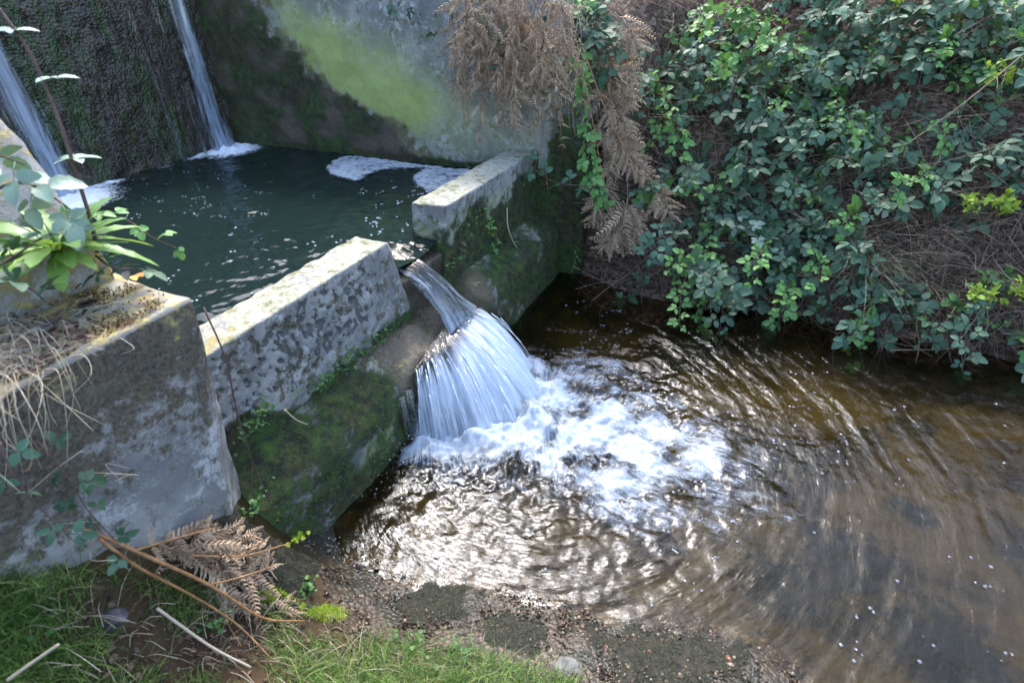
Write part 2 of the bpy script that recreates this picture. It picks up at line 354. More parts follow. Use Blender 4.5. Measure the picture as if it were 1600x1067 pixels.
M = dict(
    conc=m_concrete(), dam=m_dam(), ground=m_ground(), bank=m_bank(), stream=m_stream(), pool=m_pool(), foam=m_foam(), lacy=m_foam(True), bubble=m_bubble(),
    curtain=m_fall('falling_water', 17, 1.0, .40, .74), jet=m_fall('jet_water', 11, 1.2, .5, .95), trickle=m_fall('trickling_water', 12, 2.2, .38, .8, (.55, .66, .82)),
    strand=m_plain('white_water', (.45, .54, .64), (.75, .82, .9), 60, .3, .2, .5),
    dark=m_leaf('bramble_leaf', [(0, (.024, .062, .030)), (.3, (.042, .096, .052)), (.6, (.055, .12, .074)), (.82, (.085, .145, .085)), (.92, (.11, .125, .105)), (1, (.15, .16, .05))], .56, .15, .32),
    fresh=m_leaf('young_bramble_leaf', [(0, (.06, .17, .04)), (.5, (.11, .26, .06)), (1, (.17, .34, .10))], .5, .3, .4, (.2, .35, .03)),
    lime=m_leaf('lime_leaf', [(0, (.14, .26, .02)), (.5, (.24, .36, .03)), (1, (.34, .44, .05))], .5, .35, .4, (.4, .5, .03)),
    pale=m_leaf('sunlit_bramble_leaf', [(0, (.10, .17, .12)), (.5, (.16, .24, .17)), (1, (.26, .33, .25))], .35, .15, .6),
    rosette=m_leaf('rosette_leaf', [(0, (.10, .21, .05)), (.5, (.16, .31, .07)), (1, (.26, .40, .09))], .38, .3, .5, (.3, .45, .04)),
    fern=m_plain('dead_bracken', (.17, .11, .068), (.54, .40, .265), 60, .85, .4, .2, True),
    cane=m_plain('bramble_cane', (.055, .03, .028), (.13, .075, .055), 50, .6, .4, .4, True),
    twig=m_plain('bare_twig_bark', (.10, .075, .055), (.24, .18, .13), 60, .8, .5, .25, True),
    brown=m_plain('brown_stem', (.18, .085, .032), (.33, .17, .07), 40, .6, .4, .4),
    straw=m_island('dry_straw', [(0, (.22, .17, .11)), (.5, (.42, .35, .25)), (1, (.60, .53, .41))], .7, .15),
    tangle=m_island('dead_stems', [(0, (.07, .043, .03)), (.45, (.17, .115, .08)), (.8, (.30, .22, .16)), (1, (.46, .38, .29))], .8),
    litter=m_island('dead_leaves', [(0, (.035, .02, .014)), (.5, (.10, .058, .04)), (.85, (.17, .10, .07)), (1, (.24, .17, .13))], .75),
    grass=m_island('grass_blades', [(0, (.035, .085, .016)), (.4, (.09, .19, .04)), (.7, (.18, .31, .06)), (.86, (.28, .39, .10)), (1, (.40, .34, .18))], .45, .35),
    moss=m_island('moss_tufts', [(0, (.018, .03, .008)), (.5, (.05, .105, .014)), (.85, (.09, .18, .02)), (1, (.17, .24, .035))], .85, .15, .2),
    algae=m_island('dark_algae_tufts', [(0, (.006, .007, .004)), (.6, (.022, .023, .011)), (.9, (.04, .05, .02)), (1, (.09, .08, .05))], .7, .05, .35),
    brightmoss=m_island('bright_moss', [(0, (.08, .13, .01)), (.5, (.18, .27, .02)), (1, (.30, .38, .04))], .85, .2, .2),
    weed=m_island('small_weed_leaves', [(0, (.03, .085, .02)), (.5, (.055, .15, .035)), (1, (.12, .24, .06))], .5, .25),
    pebble=m_island('pebbles', [(0, (.018, .014, .011)), (.25, (.06, .04, .024)), (.5, (.12, .075, .04)), (.7, (.05, .042, .038)), (.88, (.22, .17, .11)), (1, (.16, .055, .025))], .3, 0, .5),
    algaerock=m_plain('algae_covered_rock', (.005, .006, .004), (.030, .028, .015), 60, .8, 1.0, .3),
    stone=m_plain('dark_stone', (.022, .022, .03), (.07, .065, .08), 25, .45, .5, .5), palegrey=m_plain('pale_grey', (.06, .06, .06), (.17, .165, .155), 18, .7, .5),
)

# ================================================================ LARGE STRUCTURE
POOL_Z, TOP_Z, NW, TH = .378, .47, -.785, .092
# ---- near bank and stream bed: one height field through measured points
ctrl = []
for px, py, z in [(0, 1067, .37), (110, 1067, .31), (220, 1067, .25), (400, 1067, .165), (600, 1067, .10), (760, 1067, .055), (880, 1050, .03), (100, 960, .36), (250, 950, .26),
                  (560, 985, .06), (440, 950, .12), (330, 930, .20), (470, 860, .045), (540, 900, .02), (700, 960, .018), (620, 872, -.012), (740, 908, -.006), (850, 935, -.004), (700, 840, -.045), (620, 820, -.03),
                  (1000, 978, -.002), (1150, 1020, 0), (1250, 1067, -.002), (900, 1020, .022), (1050, 1040, .012), (560, 800, -.02), (575, 850, -.012)]:
    P = hz(px, py, z)/S; ctrl.append((P[0], P[1], z))
for px, py in [(395, 800), (300, 820), (200, 850), (100, 885), (0, 920)]:
    P = hn(px, py, -.66)/S; ctrl.append((P[0], P[1], P[2]))
for px, py, z in [(800, 760, -.07), (1000, 700, -.08), (1200, 800, -.07), (1400, 900, -.065), (1550, 1000, -.065), (900, 860, -.05), (700, 700, -.08), (1300, 600, -.07), (1550, 700, -.075), (1000, 520, -.08), (1400, 570, -.06), (1100, 920, -.035), (1400, 1050, -.05)]:
    P = hz(px, py, z)/S; ctrl.append((P[0], P[1], z))
def addun(u, n, z): w = W(u, n, z)/S; ctrl.append((w.x, w.y, z))
for n in (1.2, 1.9, 2.8): addun(1.2, n, -.07); addun(1.8, n, -.06); addun(.62, n, 0); addun(.3, n, .12); addun(-.4, n, .35)
for u, n, z in [(-.5, -.3, .5), (-.9, -.6, .62), (-.5, .4, .42), (-1.2, .6, .5), (.0, .1, .19), (.1, .5, .12)]: addun(u, n, z)
ctrl = np.array(ctrl)
def _tps(d2): return np.where(d2 > 1e-12, d2*np.log(d2+1e-12), 0)
_K = _tps(((ctrl[:, None, :2]-ctrl[None, :, :2])**2).sum(-1))+np.eye(len(ctrl))*.004
_P = np.c_[np.ones(len(ctrl)), ctrl[:, :2]]; _A = np.block([[_K, _P], [_P.T, np.zeros((3, 3))]])
_sol = np.linalg.solve(_A, np.r_[ctrl[:, 2], 0, 0, 0])
def zg(X, Y):                               # all in units of S
    X, Y = np.broadcast_arrays(np.asarray(X, float), np.asarray(Y, float)); sh = X.shape; X, Y = X.ravel(), Y.ravel(); out = np.empty(len(X))
    for k in range(0, len(X), 20000):
        x, y = X[k:k+20000], Y[k:k+20000]
        d2 = (x[:, None]-ctrl[None, :, 0])**2+(y[:, None]-ctrl[None, :, 1])**2
        out[k:k+20000] = _tps(d2) @ _sol[:-3]+_sol[-3]+_sol[-2]*x+_sol[-1]*y
    return np.clip(out, -.11, .75).reshape(sh)
def axis(a, b, step, far_a, far_b, k=14):
    mid = np.arange(a, b, step); g = np.linspace(0, 1, k+1)[1:]**2
    return np.r_[(a-(a-far_a)*g)[::-1], mid, b+(far_b-b)*g]
uu = axis(-.5, 1.98, .011, -3, 2.2); nn_ = axis(-.70, 1.25, .011, -1.2, 6)
U, N_ = np.meshgrid(uu, nn_, indexing='ij'); XY = WA(U, N_, 0)/S
Zg = zg(XY[..., 0], XY[..., 1]); P3 = np.stack([XY[..., 0]*S, XY[..., 1]*S, np.zeros_like(Zg)], -1)
rough = fbm(P3, 6, 4, 1)*.008*sst(-.12, .06, Zg)+fbm(P3, 30, 2, 5)*.003
Zg = Zg+rough
mats_ = 0
for px, py, r in [(690, 935, .075), (1050, 1015, .12), (800, 985, .06), (1150, 1050, .10), (1250, 900, .15), (1330, 560, .0), (1350, 850, .14), (1240, 690, .12), (1440, 640, .09), (1490, 975, .15), (930, 1040, .06), (1450, 770, .07), (430, 870, .10), (400, 835, .10), (450, 910, .08), (370, 900, .06), (520, 850, .08), (560, 910, .07), (480, 900, .05), (620, 960, .06), (740, 960, .07), (980, 1000, .08), (1180, 660, .06), (1370, 650, .06)]:
    c = hz(px, py, 0)/S
    if r: mats_ = np.maximum(mats_, np.exp(-(((XY[..., 0]-c[0])/r)**2+((XY[..., 1]-c[1])/(r*.8))**2)))
under = 1-sst(-.012, .012, Zg); grav = sst(-.022, -.004, Zg)*(1-sst(.045, .08, Zg))
V = P3.copy(); V[..., 2] = Zg*S
o = solid('stream_bed', V.reshape(-1, 3), gridF(*U.shape), M['ground'], attrs={'A': np.stack([under, grav, mats_], -1).reshape(-1, 3)})
tag(o, 'brown stream bed rising into the near grassy bank', 'ground', kind='structure')
# the wide land around, below everything in view
o = solid('ground', [(-150, -150, -.4), (150, -150, -.4), (150, 150, -.4), (-150, 150, -.4)], [[0, 1, 2, 3]], M['bank']); tag(o, 'open land around the stream', 'ground', kind='structure')

# ---- right bank
def wall_top(n): return np.interp(n, [-2.6, -1.25, -1.0, -.75, -.6, -.5], [1.22, 1.2, 1.1, .92, .80, .55])
def zb(u, n):
    du = np.maximum(u-1.88-.05*np.sin(n*4.1)-.03*np.sin(n*9+1), -.2)
    low = np.where(du < 0, du*1.4, np.where(du < .09, du*1.9, .171+(du-.09)*1.12)); low = np.where(low > 1.15, 1.15+(low-1.15)*.35, low)
    k = (1-sst(-.62, -.34, n))*np.where(n < -.60, 1, sst(1.87, 2.02, u))
    high = np.minimum(wall_top(np.minimum(n, -.6))-.04+np.maximum(u-1.95, 0)*.55, 1.5+(u-2.0)*.25)
    return low*(1-k)+np.maximum(low, high)*k
ub = axis(1.78, 3.2, .022, 1.7, 12); nb_ = axis(-2.4, 1.9, .022, -8, 8)
Ub, Nb = np.meshgrid(ub, nb_, indexing='ij')
Zb = zb(Ub, Nb); Pb = WA(Ub, Nb, Zb); 
behind = (Nb < -.6) & (Ub < 1.96)
Zb = Zb+fbm(Pb, 3, 4, 9)*.05*sst(-.05, .1, Zb)
Zb = np.where(behind, np.minimum(Zb, -.2), Zb)
o = solid('right_bank', WA(Ub, Nb, Zb).reshape(-1, 3), gridF(*Ub.shape), M['bank']); tag(o, 'steep earth bank strewn with dead leaves beside the stream', 'bank', kind='structure')
def hit_bank(px, py):
    r = ray(px, py); r = r/np.linalg.norm(r); ts = np.linspace(1.4, 8, 420); P = CAM+ts[:, None]*r
    u, n, z = toun(P); below = (z < zb(u, n)+.0) & (u > 1.84) & ~((n < -.6) & (u < 1.93))
    return P[np.argmax(below)] if below.any() else P[-1]
def bank_normal(P):
    u, n, z = toun(P); e = .05; a = W(u+e, n, zb(u+e, n))-W(u-e, n, zb(u-e, n)); b = W(u, n+e, zb(u, n+e))-W(u, n-e, zb(u, n-e))
    v = b.cross(a); v.normalize(); return v if v.z > 0 else -v

# ---- concrete blocks
def hexa(c, res):
    """c: 8 corners in (u, n, z): bottom 4 then top 4, both (u0n0, u1n0, u1n1, u0n1); res cells along u, n, z -> merged grid"""
    c = np.array(c, float).reshape(2, 4, 3); g = lambda a, k: np.linspace(0, 1, k+1)
    def tri(a, b, w):
        a, b, w = [np.asarray(x)[..., None] for x in (a, b, w)]
        lo = (1-a)*(1-b)*c[0, 0]+a*(1-b)*c[0, 1]+a*b*c[0, 2]+(1-a)*b*c[0, 3]; hi = (1-a)*(1-b)*c[1, 0]+a*(1-b)*c[1, 1]+a*b*c[1, 2]+(1-a)*b*c[1, 3]
        return lo*(1-w)+hi*w
    ku, kn, kz = res; Vs, Fs, off = [], [], 0
    for ax, val, ka, kb, flip in [(0, 0, kn, kz, 1), (0, 1, kn, kz, 0), (1, 0, ku, kz, 0), (1, 1, ku, kz, 1), (2, 0, ku, kn, 1), (2, 1, ku, kn, 0)]:
        A, B = np.meshgrid(np.linspace(0, 1, ka+1), np.linspace(0, 1, kb+1), indexing='ij'); C = np.full_like(A, val)
        p = tri(*[(C, A, B), (A, C, B), (A, B, C)][ax]); f = gridF(ka+1, kb+1, off)
        Vs.append(p.reshape(-1, 3)); Fs.append(f[:, ::-1] if not flip else f); off += (ka+1)*(kb+1)
    V = np.concatenate(Vs); F = np.concatenate(Fs)
    key, inv = np.unique(np.round(V, 6), axis=0, return_inverse=True); inv = np.asarray(inv).ravel()
    return key, inv[F][:, ::-1]               # (u, n, z) is left-handed
def smooth_noise(V, F, amp, scale, it=2, seed=0):
    """round the arrises and roughen; V in metres"""
    for _ in range(it):
        acc = np.zeros_like(V); cnt = np.zeros(len(V))
        for k in range(4):
            np.add.at(acc, F[:, k], V[F[:, (k+1) % 4]]+V[F[:, (k-1) % 4]]); np.add.at(cnt, F[:, k], 2)
        V = V*.5+.5*acc/cnt[:, None]
    fn = np.cross(V[F[:, 2]]-V[F[:, 0]], V[F[:, 3]]-V[F[:, 1]]); nr = np.zeros_like(V)
    for k in range(4): np.add.at(nr, F[:, k], fn)
    nr /= np.linalg.norm(nr, axis=1)[:, None]+1e-12
    return V+nr*(fbm(V, scale, 4, seed)*amp)[:, None], nr
def fix(F, V):                              # outward winding
    c = V.mean(0); fn = np.cross(V[F[:, 2]]-V[F[:, 0]], V[F[:, 3]]-V[F[:, 1]]); return F
weir = empty('weir_wall', W(.9, -.8, 0), 'low concrete weir wall with a notch pouring water and a mossy lower half', 'wall')
moss_pts = []
def wall_attrs(V, nr, seg):
    u, n, z = toun(V); front = (nr[:, 0]*NX+nr[:, 1]*NY); top = nr[:, 2]
    wob = fbm(V, 5, 4, 21)*.05
    moss = (1-sst(.235, .30, z+wob))*1.0
    if seg == 1: moss = np.maximum(moss, .80*(1-sst(.33, .47, z+wob*1.8)))+.22
    if seg == 0: moss = moss+.25*sst(.85, 1.02, u)*(1-sst(.30, .46, z))
    moss = np.where(top > .6, .12 if seg == 0 else .05, moss)
    dark = np.where(top > .6, .40, .42); alg = np.zeros(len(V)); och = np.where(top > .6, .22+.16*sst(.75, .4, u), .12)
    alg = np.where(top > .6, .22, .12+.3*(seg == 1)*sst(.46, .38, z))
    flake = np.where((front > .6) & (z > .26), .26+1.0*np.maximum(fbm(V*np.array([1, 1, .65]), 46, 4, 33)+.25*fbm(V, 5, 2, 35), 0)*sst(.95, .80, u)*sst(.265, .32, z)*sst(.47, .44, z), 0)
    wet = (1-sst(.16, .26, z))*.5+.9*np.exp(-((u-1.06)/.10)**2)*sst(.50, .30, z)*.7
    if seg == 2: moss = moss*0+.35; dark = dark*0+1.0; och = och*0; alg = alg*0; wet = wet*0+1.0; flake = flake*0
    return {'A': np.stack([moss, dark, alg], -1), 'B': np.stack([och, wet, flake], -1)}
def wall_block(name, corners, res, seg, amp=.006):
    V, F = hexa(corners, res); V = WA(V[:, 0], V[:, 1], V[:, 2]); V, nr = smooth_noise(V, F, amp, 14, 2, seg+2)
    at = wall_attrs(V, nr, seg); fl = at['B'][:, 2]
    V = V-nr*(sst(.42, .55, fl+.2*fbm(V, 45, 2, 40))*.009)[:, None]
    return solid(name, V, F, M['conc'], weir, attrs=at)
n1 = NW-TH
wall_block('wall_segment', [(.30, n1, .16), (1.025, n1, .16), (1.04, NW, .16), (.30, NW, .16), (.30, n1, TOP_Z-.004), (.948, n1, TOP_Z), (.952, NW, TOP_Z), (.30, NW, TOP_Z-.004)], (130, 18, 60), 0)
wall_block('wall_segment', [(1.160, n1-.012, .16), (1.90, n1-.012, .16), (1.90, NW, .16), (1.170, NW, .16), (1.200, n1-.012, TOP_Z), (1.90, n1-.012, TOP_Z), (1.90, NW, TOP_Z), (1.215, NW, TOP_Z)], (120, 18, 56), 1)
wall_block('notch_sill', [(1.0, n1+.012, .16), (1.21, n1+.012, .16), (1.21, NW-.012, .16), (1.0, NW-.012, .16), (1.0, n1+.012, .345), (1.21, n1+.012, .345), (1.21, NW-.012, .335), (1.0, NW-.012, .335)], (30, 14, 26), 2)
# footing with a sloping ledge
prof = [(-.95, -.15), (-.95, .235), (-.80, .238), (-.765, .236), (-.735, .215), (-.712, .196), (-.698, .186), (-.690, .172), (-.686, .150), (-.684, .10), (-.682, .05), (-.68, 0), (-.678, -.06), (-.676, -.15)]
pp = np.array(prof); s = np.r_[0, np.cumsum(np.linalg.norm(np.diff(pp, axis=0), axis=1))]; sq = np.r_[np.linspace(0, s[2], 6)[:-1], np.arange(s[2], s[-1], .010)]
pp = np.stack([np.interp(sq, s, pp[:, 0]), np.interp(sq, s, pp[:, 1])], -1); uf = np.arange(.10, 1.93, .010)
Uf, Pi = np.meshgrid(uf, np.arange(len(pp)), indexing='ij')
dip = np.exp(-((Uf-1.05)/.14)**2)*.014
V = WA(Uf, pp[Pi, 0], pp[Pi, 1]-dip*sst(.14, .18, pp[Pi, 1])).reshape(-1, 3); Ff = gridF(*Uf.shape)
fn = np.cross(V[Ff[:, 2]]-V[Ff[:, 0]], V[Ff[:, 3]]-V[Ff[:, 1]]); nr = np.zeros_like(V)
for k in range(4): np.add.at(nr, Ff[:, k], fn)
nr /= np.linalg.norm(nr, axis=1)[:, None]; 
if (nr[:, 2]*np.where(pp[Pi.ravel(), 1] > .1, 1, 0)).sum() < 0: nr = -nr; Ff = Ff[:, ::-1]
V = V+nr*(fbm(V, 9, 5, 12)*.010)[:, None]
u, n, z = toun(V); notch = np.exp(-((u-1.03)/.15)**2)
bare = np.exp(-((u-.90)/.07)**2)*np.exp(-((z-.175)/.05)**2)+np.exp(-((u-1.27)/.05)**2)*np.exp(-((z-.20)/.04)**2)
mossf = .80+.45*fbm(V, 4, 4, 13)-.6*notch*sst(.05, .15, z)-.5*bare; alg = .20+.6*np.exp(-((u-.66-z*.5)/.07)**2)*(1-sst(.05, .15, z)); wet = .45*(1-sst(.0, .12, z))+.95*notch*sst(.1, .16, z)
och = .15+.28*np.clip(np.exp(-((u-.84)/.06)**2)*np.exp(-((z-.2)/.04)**2)+np.exp(-((u-1.27)/.06)**2)*np.exp(-((z-.21)/.04)**2), 0, 1)
solid('footing', V, Ff, M['conc'], weir, attrs={'A': np.stack([mossf, .5+.6*np.clip(notch+bare, 0, 1)*sst(.1, .16, z), alg*(1-np.clip(notch, 0, 1)*sst(.1, .16, z))], -1), 'B': np.stack([och, np.maximum(wet, 1.0*np.exp(-((u-1.05)/.24)**2)*sst(.1, .15, z)), np.zeros(len(V))], -1)})
FOOT = (V, nr, mossf*(1-.8*notch))

# ---- left pier (wing wall nearest the camera)
PT = .638
V, F = hexa([(-1.3, -1.02, -.1), (.392, -1.02, -.1), (.400, -.655, -.1), (-1.3, -.655, -.1), (-1.3, -1.02, PT+.0), (.386, -1.02, PT), (.388, -.665, PT), (-1.3, -.665, PT+.012)], (190, 40, 84))
ch = np.interp(V[:, 2], [.1, .3, .5, .62], [.085, .07, .035, .01]); ex = np.maximum((V[:, 0]-.392)+(V[:, 1]+.66)+ch, 0)*(V[:, 2] < .66); V[:, 0] -= ex/2; V[:, 1] -= ex/2
sag = .02*sst(.12, .0, np.abs(V[:, 0]-.30))*0; V = WA(V[:, 0], V[:, 1], V[:, 2]); V, nr = smooth_noise(V, F, .006, 8, 1, 61)
u, n, z = toun(V); top = nr[:, 2] > .55; edge = sst(.56, .645, z)
w = fbm(V, 3.2, 4, 70)
moss = np.where(top, .05, .45*(1-sst(.26, .40, z+.1*w-.30*sst(.3, -.6, u)*.7)))
dark = np.where(top, .12, .50+.28*sst(.40, .58, z+.06*w)+.22*sst(.26, -.1, u)*sst(.3, .6, z)-.28*np.exp(-((u-.27)/.10)**2)*np.exp(-((z-.42)/.16)**2))
och = np.where(top, .56+.25*w, .14+.24*edge); chm = sst(.0, .03, (u-.392)+(n+.66)+np.interp(z, [.1, .3, .5, .62], [.085, .07, .035, .01])+.012)
dark = dark-.22*chm*(z < .6)
pier = solid('concrete_pier', V, F, M['conc'], attrs={'A': np.stack([moss, dark, np.full(len(V), .12)], -1), 'B': np.stack([och, np.zeros(len(V)), np.zeros(len(V))], -1)})
tag(pier, 'stained grey concrete pier at the left end of the weir with lichen on top', 'pier')
# ---- sloping abutment behind it
V, F = hexa([(-.6, -2.16, .0), (.385, -2.16, .0), (.385, -.80, .0), (-.6, -.80, .0), (-.6, -1.02, 1.08), (.375, -1.02, 1.08), (.378, -.805, .70), (-.6, -.80, .70)], (60, 40, 50))
V = WA(V[:, 0], V[:, 1], V[:, 2]); V, nr = smooth_noise(V, F, .012, 8, 2, 81); o1 = np.ones(len(V))
o = solid('sloping_abutment', V, F, M['conc'], attrs={'A': np.stack([.1*o1, .42*o1, .1*o1], -1), 'B': np.stack([.42*o1, 0*o1, 0*o1], -1)})
tag(o, 'steep sloping concrete abutment with brown moss at the left edge', 'abutment')

# ---- dam
ud = np.arange(.3, 1.80, .0065); zd = np.arange(.2, 1.26, .0065); Ud, Zd = np.meshgrid(ud, zd, indexing='ij'); ND = -2.15
Pd = WA(Ud, ND, Zd); bumpd = fbm(Pd, 9, 3, 91)*.012+fbm(Pd*np.array([1, 1, .35]), 24, 3, 95)*.011+np.abs(pn(Pd, 60, 96))*.005
batter = .05*(1.26-Zd)-.05*.9
V = WA(Ud, ND+bumpd/S+batter, Zd).reshape(-1, 3)
dam = empty('spillway_dam', W(1.0, ND, .2), 'dark wet algae-covered dam face with thin waterfalls behind the pool', 'dam')
solid('face', V, gridF(*Ud.shape)[:, ::-1], M['dam'], dam)
V, F = hexa([(-.8, ND-.5, -.2), (2.6, ND-.5, -.2), (2.6, ND-.03, -.2), (-.8, ND-.03, -.2), (-.8, ND-.5, 1.25), (2.6, ND-.5, 1.25), (2.6, ND-.05, 1.25), (-.8, ND-.05, 1.25)], (8, 3, 4))
solid('core', WA(V[:, 0], V[:, 1], V[:, 2]), F, M['dam'], dam)
# ---- right side wall of the pool (curves out of the dam corner)
pth = np.array([(1.66, -2.25), (1.70, -2.05), (1.735, -1.8), (1.76, -1.5), (1.80, -1.08), (1.835, -.8), (1.865, -.60)])
ss_ = np.linspace(0, 1, 190); tt = np.r_[0, np.cumsum(np.linalg.norm(np.diff(pth, axis=0), axis=1))]; tt /= tt[-1]
cu = np.array(bez([(a, b, 0) for a, b in pth], 60)); ct = np.r_[0, np.cumsum(np.linalg.norm(np.diff(cu, axis=0), axis=1))]; ct /= ct[-1]
pu, pnn = np.interp(ss_, ct, cu[:, 0]), np.interp(ss_, ct, cu[:, 1])
prof_s = np.r_[np.linspace(0, 1, 100), np.linspace(1.03, 1.3, 8), 1.5]   # 0..1 up the face, then across the top, then down the back
G = np.zeros((len(ss_)+8, len(prof_s), 3))
for i in range(len(ss_)):
    zt = wall_top(pnn[i])
    for j, q in enumerate(prof_s):
        if q <= 1: G[i, j] = (pu[i]+.03*(q), pnn[i], -.12+(zt+.12)*q)
        elif q < 1.4: G[i, j] = (pu[i]+.03+(q-1)/.3*.11, pnn[i], zt)
        else: G[i, j] = (pu[i]+.14, pnn[i], -.12)
for k in range(8):                           # end face
    a = (k+1)/8; e = G[len(ss_)-1].copy(); e[:, 0] = e[:, 0]*(1-a)+(pu[-1]+.14)*a; G[len(ss_)+k] = e
V = WA(G[..., 0], G[..., 1], G[..., 2]).reshape(-1, 3); F = gridF(*G.shape[:2])
V, nr = smooth_noise(V, F, .010, 6, 1, 101); u, n, z = toun(V)
wv = fbm(V, 3, 4, 105)*.10
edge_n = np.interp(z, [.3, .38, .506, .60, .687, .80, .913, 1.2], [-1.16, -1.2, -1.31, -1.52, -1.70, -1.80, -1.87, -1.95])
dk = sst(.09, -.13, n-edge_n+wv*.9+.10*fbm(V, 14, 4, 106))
wl = 1-sst(.39, .42, z)
alg_band = np.exp(-((n-edge_n-.18)/.22)**2)*sst(-.03, .06, n-edge_n+wv*.6)
alg = np.clip(.80*np.exp(-(np.clip(n-edge_n-.12, 0, 9)/.34)**2)*sst(-.03, .05, n-edge_n+wv*.6)*sst(1.05, .62, z+.20*(n+1.6)+wv)*sst(.40, .52, z-wv*.5)*(1-.8*sst(-1.42, -1.15, n+wv)*sst(.68, .50, z))+.15*sst(.95, .6, z), 0, 1)+.12
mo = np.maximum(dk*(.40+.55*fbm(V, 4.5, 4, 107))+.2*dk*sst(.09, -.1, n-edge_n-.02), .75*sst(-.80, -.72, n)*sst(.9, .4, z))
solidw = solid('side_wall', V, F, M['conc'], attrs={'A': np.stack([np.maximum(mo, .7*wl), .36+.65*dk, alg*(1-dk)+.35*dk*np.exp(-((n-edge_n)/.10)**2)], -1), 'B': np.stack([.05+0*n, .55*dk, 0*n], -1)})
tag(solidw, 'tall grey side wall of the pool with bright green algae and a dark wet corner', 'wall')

# ================================================================ WATER
# ---- pool
up = np.arange(.36, 1.84, .010); npp = np.arange(-2.17, NW-.02, .010); Up, Np = np.meshgrid(up, npp, indexing='ij'); Pp = WA(Up, Np, 0)
r1 = np.hypot(Up-1.60, Np+2.10); r0 = np.hypot(Up-.97, Np+2.10)
h = fbm(Pp, 9, 3, 120)*.005+.004*np.sin(r1*60+fbm(Pp, 3, 2, 121)*4)*np.exp(-r1*1.6)+fbm(Pp*np.array([1, 1.8, 1]), 22, 2, 125)*.0042
h += .05*(np.exp(-(r1/.10)**2)+.5*np.exp(-(r0/.10)**2))*np.abs(fbm(Pp, 18, 3, 127))
fo = 1.2*np.exp(-(r1/.14)**2)+.95*np.exp(-(r0/.15)**2)+.60*np.exp(-((Np+2.13)/.035)**2)*(.4+fbm(Pp, 6, 2, 128))+.55*np.exp(-((Up-.86)/.16)**2-((Np+1.98)/.10)**2)
sag_n = sst(-.90, NW-.03, Np)*np.exp(-((Up-1.1)/.10)**2)*.018
V = np.stack([Pp[..., 0], Pp[..., 1], S*(POOL_Z-sag_n)+h], -1)
o = solid('pool_water', V.reshape(-1, 3), gridF(*Up.shape), M['pool'], attrs={'A': np.clip(fo, 0, 1.3).ravel()}); tag(o, 'dark green pool held behind the weir', 'water', kind='structure')
# ---- reservoir edge above the dam
o = solid('reservoir_water', [tuple(W(-.8, -2.6, 1.22)), tuple(W(2.6, -2.6, 1.22)), tuple(W(2.6, -9, 1.22)), tuple(W(-.8, -9, 1.22))], [[0, 1, 2, 3]], M['pool']); tag(o, 'still water above the dam', 'water', kind='structure')
# ---- stream
s0 = np.array([0, .2, .4, .6, .8, 1.0]); eu = [.855, .90, .97, 1.05, 1.13, 1.205]; en = [-.688, -.684, -.678, -.676, -.68, -.688]
lu = [.795, .815, .875, .985, 1.10, 1.215]; ln = [-.655, -.605, -.530, -.450, -.435, -.52]
us = axis(.12, 2.0, .0042, -.4, 2.2, 6); ns = axis(-.69, 1.15, .0042, -.80, 6, 16); Us, Ns = np.meshgrid(us, ns, indexing='ij'); Ps = WA(Us, Ns, 0)
CU, CN = 1.04, -.42                         # where the main sheet strikes
du, dn = Us-CU, Ns-CN; R = np.hypot(du, dn); TH_ = np.arctan2(du, dn)
jetx = np.clip(dn, 0, None); core = np.exp(-(du/(.13+.20*jetx))**2)
ph = fbm(Ps, 2.4, 3, 130)*5.0
amp = .0029*np.exp(-R*.38)*(.25+.75*sst(1.75, .75, R))*sst(.10, .30, R)*np.where(dn < -.15, .6, 1)
quiet = sst(1.93, 1.70, Us+.10*np.sin(Ns*3))*.85+.15
pol = lambda fr, ft, sd: pn(np.stack([(R+.02*ph/5)*fr, TH_*ft, R*2], -1), 1, sd)
h = amp*(.30*np.sin(R*120+ph*1.1)+2.0*pol(13, 2.0, 201)+1.5*pol(25, 3.4, 202)+.9*pol(46, 7, 203)+.4*pol(80, 14, 204))
Pw = Ps.copy(); Pw[..., 0] += .05*fbm(Ps, 3, 2, 131); Pw[..., 1] += .05*fbm(Ps, 3, 2, 132)
h += (.0036*fbm(Pw*np.array([1, 1.35, 1]), 8, 3, 133)+.0018*fbm(Pw, 26, 2, 134))*np.exp(-R*.65)
h *= quiet
boil = np.exp(-(du/.26)**2)*np.exp(-((dn-.10)/.33)**2)
boil = np.maximum(boil, .8*np.exp(-((Us-.84)/.11)**2-((Ns+.58)/.10)**2))
h += boil*(.040*np.abs(fbm(Ps, 12, 4, 140))+.050*np.maximum(fbm(Ps, 6, 2, 141), 0)-.012)
# froth: a core at the foot of the fall drawn out downstream
a = du*math.cos(.06)-dn*math.sin(.06); b = dn*math.cos(.06)+du*math.sin(.06)
fo = 1.35*np.exp(-((a+.02)/(.22+.10*np.clip(b, 0, 1)))**2)*sst(-.30, -.08, b)*sst(.85, .14, b)
fo = np.maximum(fo, 1.2*np.exp(-((Us-.86)/.14)**2-((Ns+.55)/.12)**2)); fo = np.maximum(fo, .85*np.exp(-((Us-1.26)/.13)**2-((Ns+.36)/.20)**2))
fo = np.maximum(fo, .50*np.exp(-((a+.06)/.34)**2)*sst(-.2, 0, b)*sst(.85, .2, b))
dl = np.min([np.hypot(Us-np.interp(q, s0, lu), Ns-np.interp(q, s0, ln)) for q in np.linspace(0, 1, 24)], axis=0); fo = np.maximum(fo, 1.3*np.exp(-(dl/.075)**2))
h += np.exp(-(dl/.05)**2)*.045*np.clip(.45+fbm(Ps, 11, 3, 147), 0, 2)
fo = fo*(.80+.60*fbm(Ps, 7, 3, 145)); fo = np.clip(fo, 0, 1.4)*sst(-.69, -.66, Ns)
V = np.stack([Ps[..., 0], Ps[..., 1], h], -1)
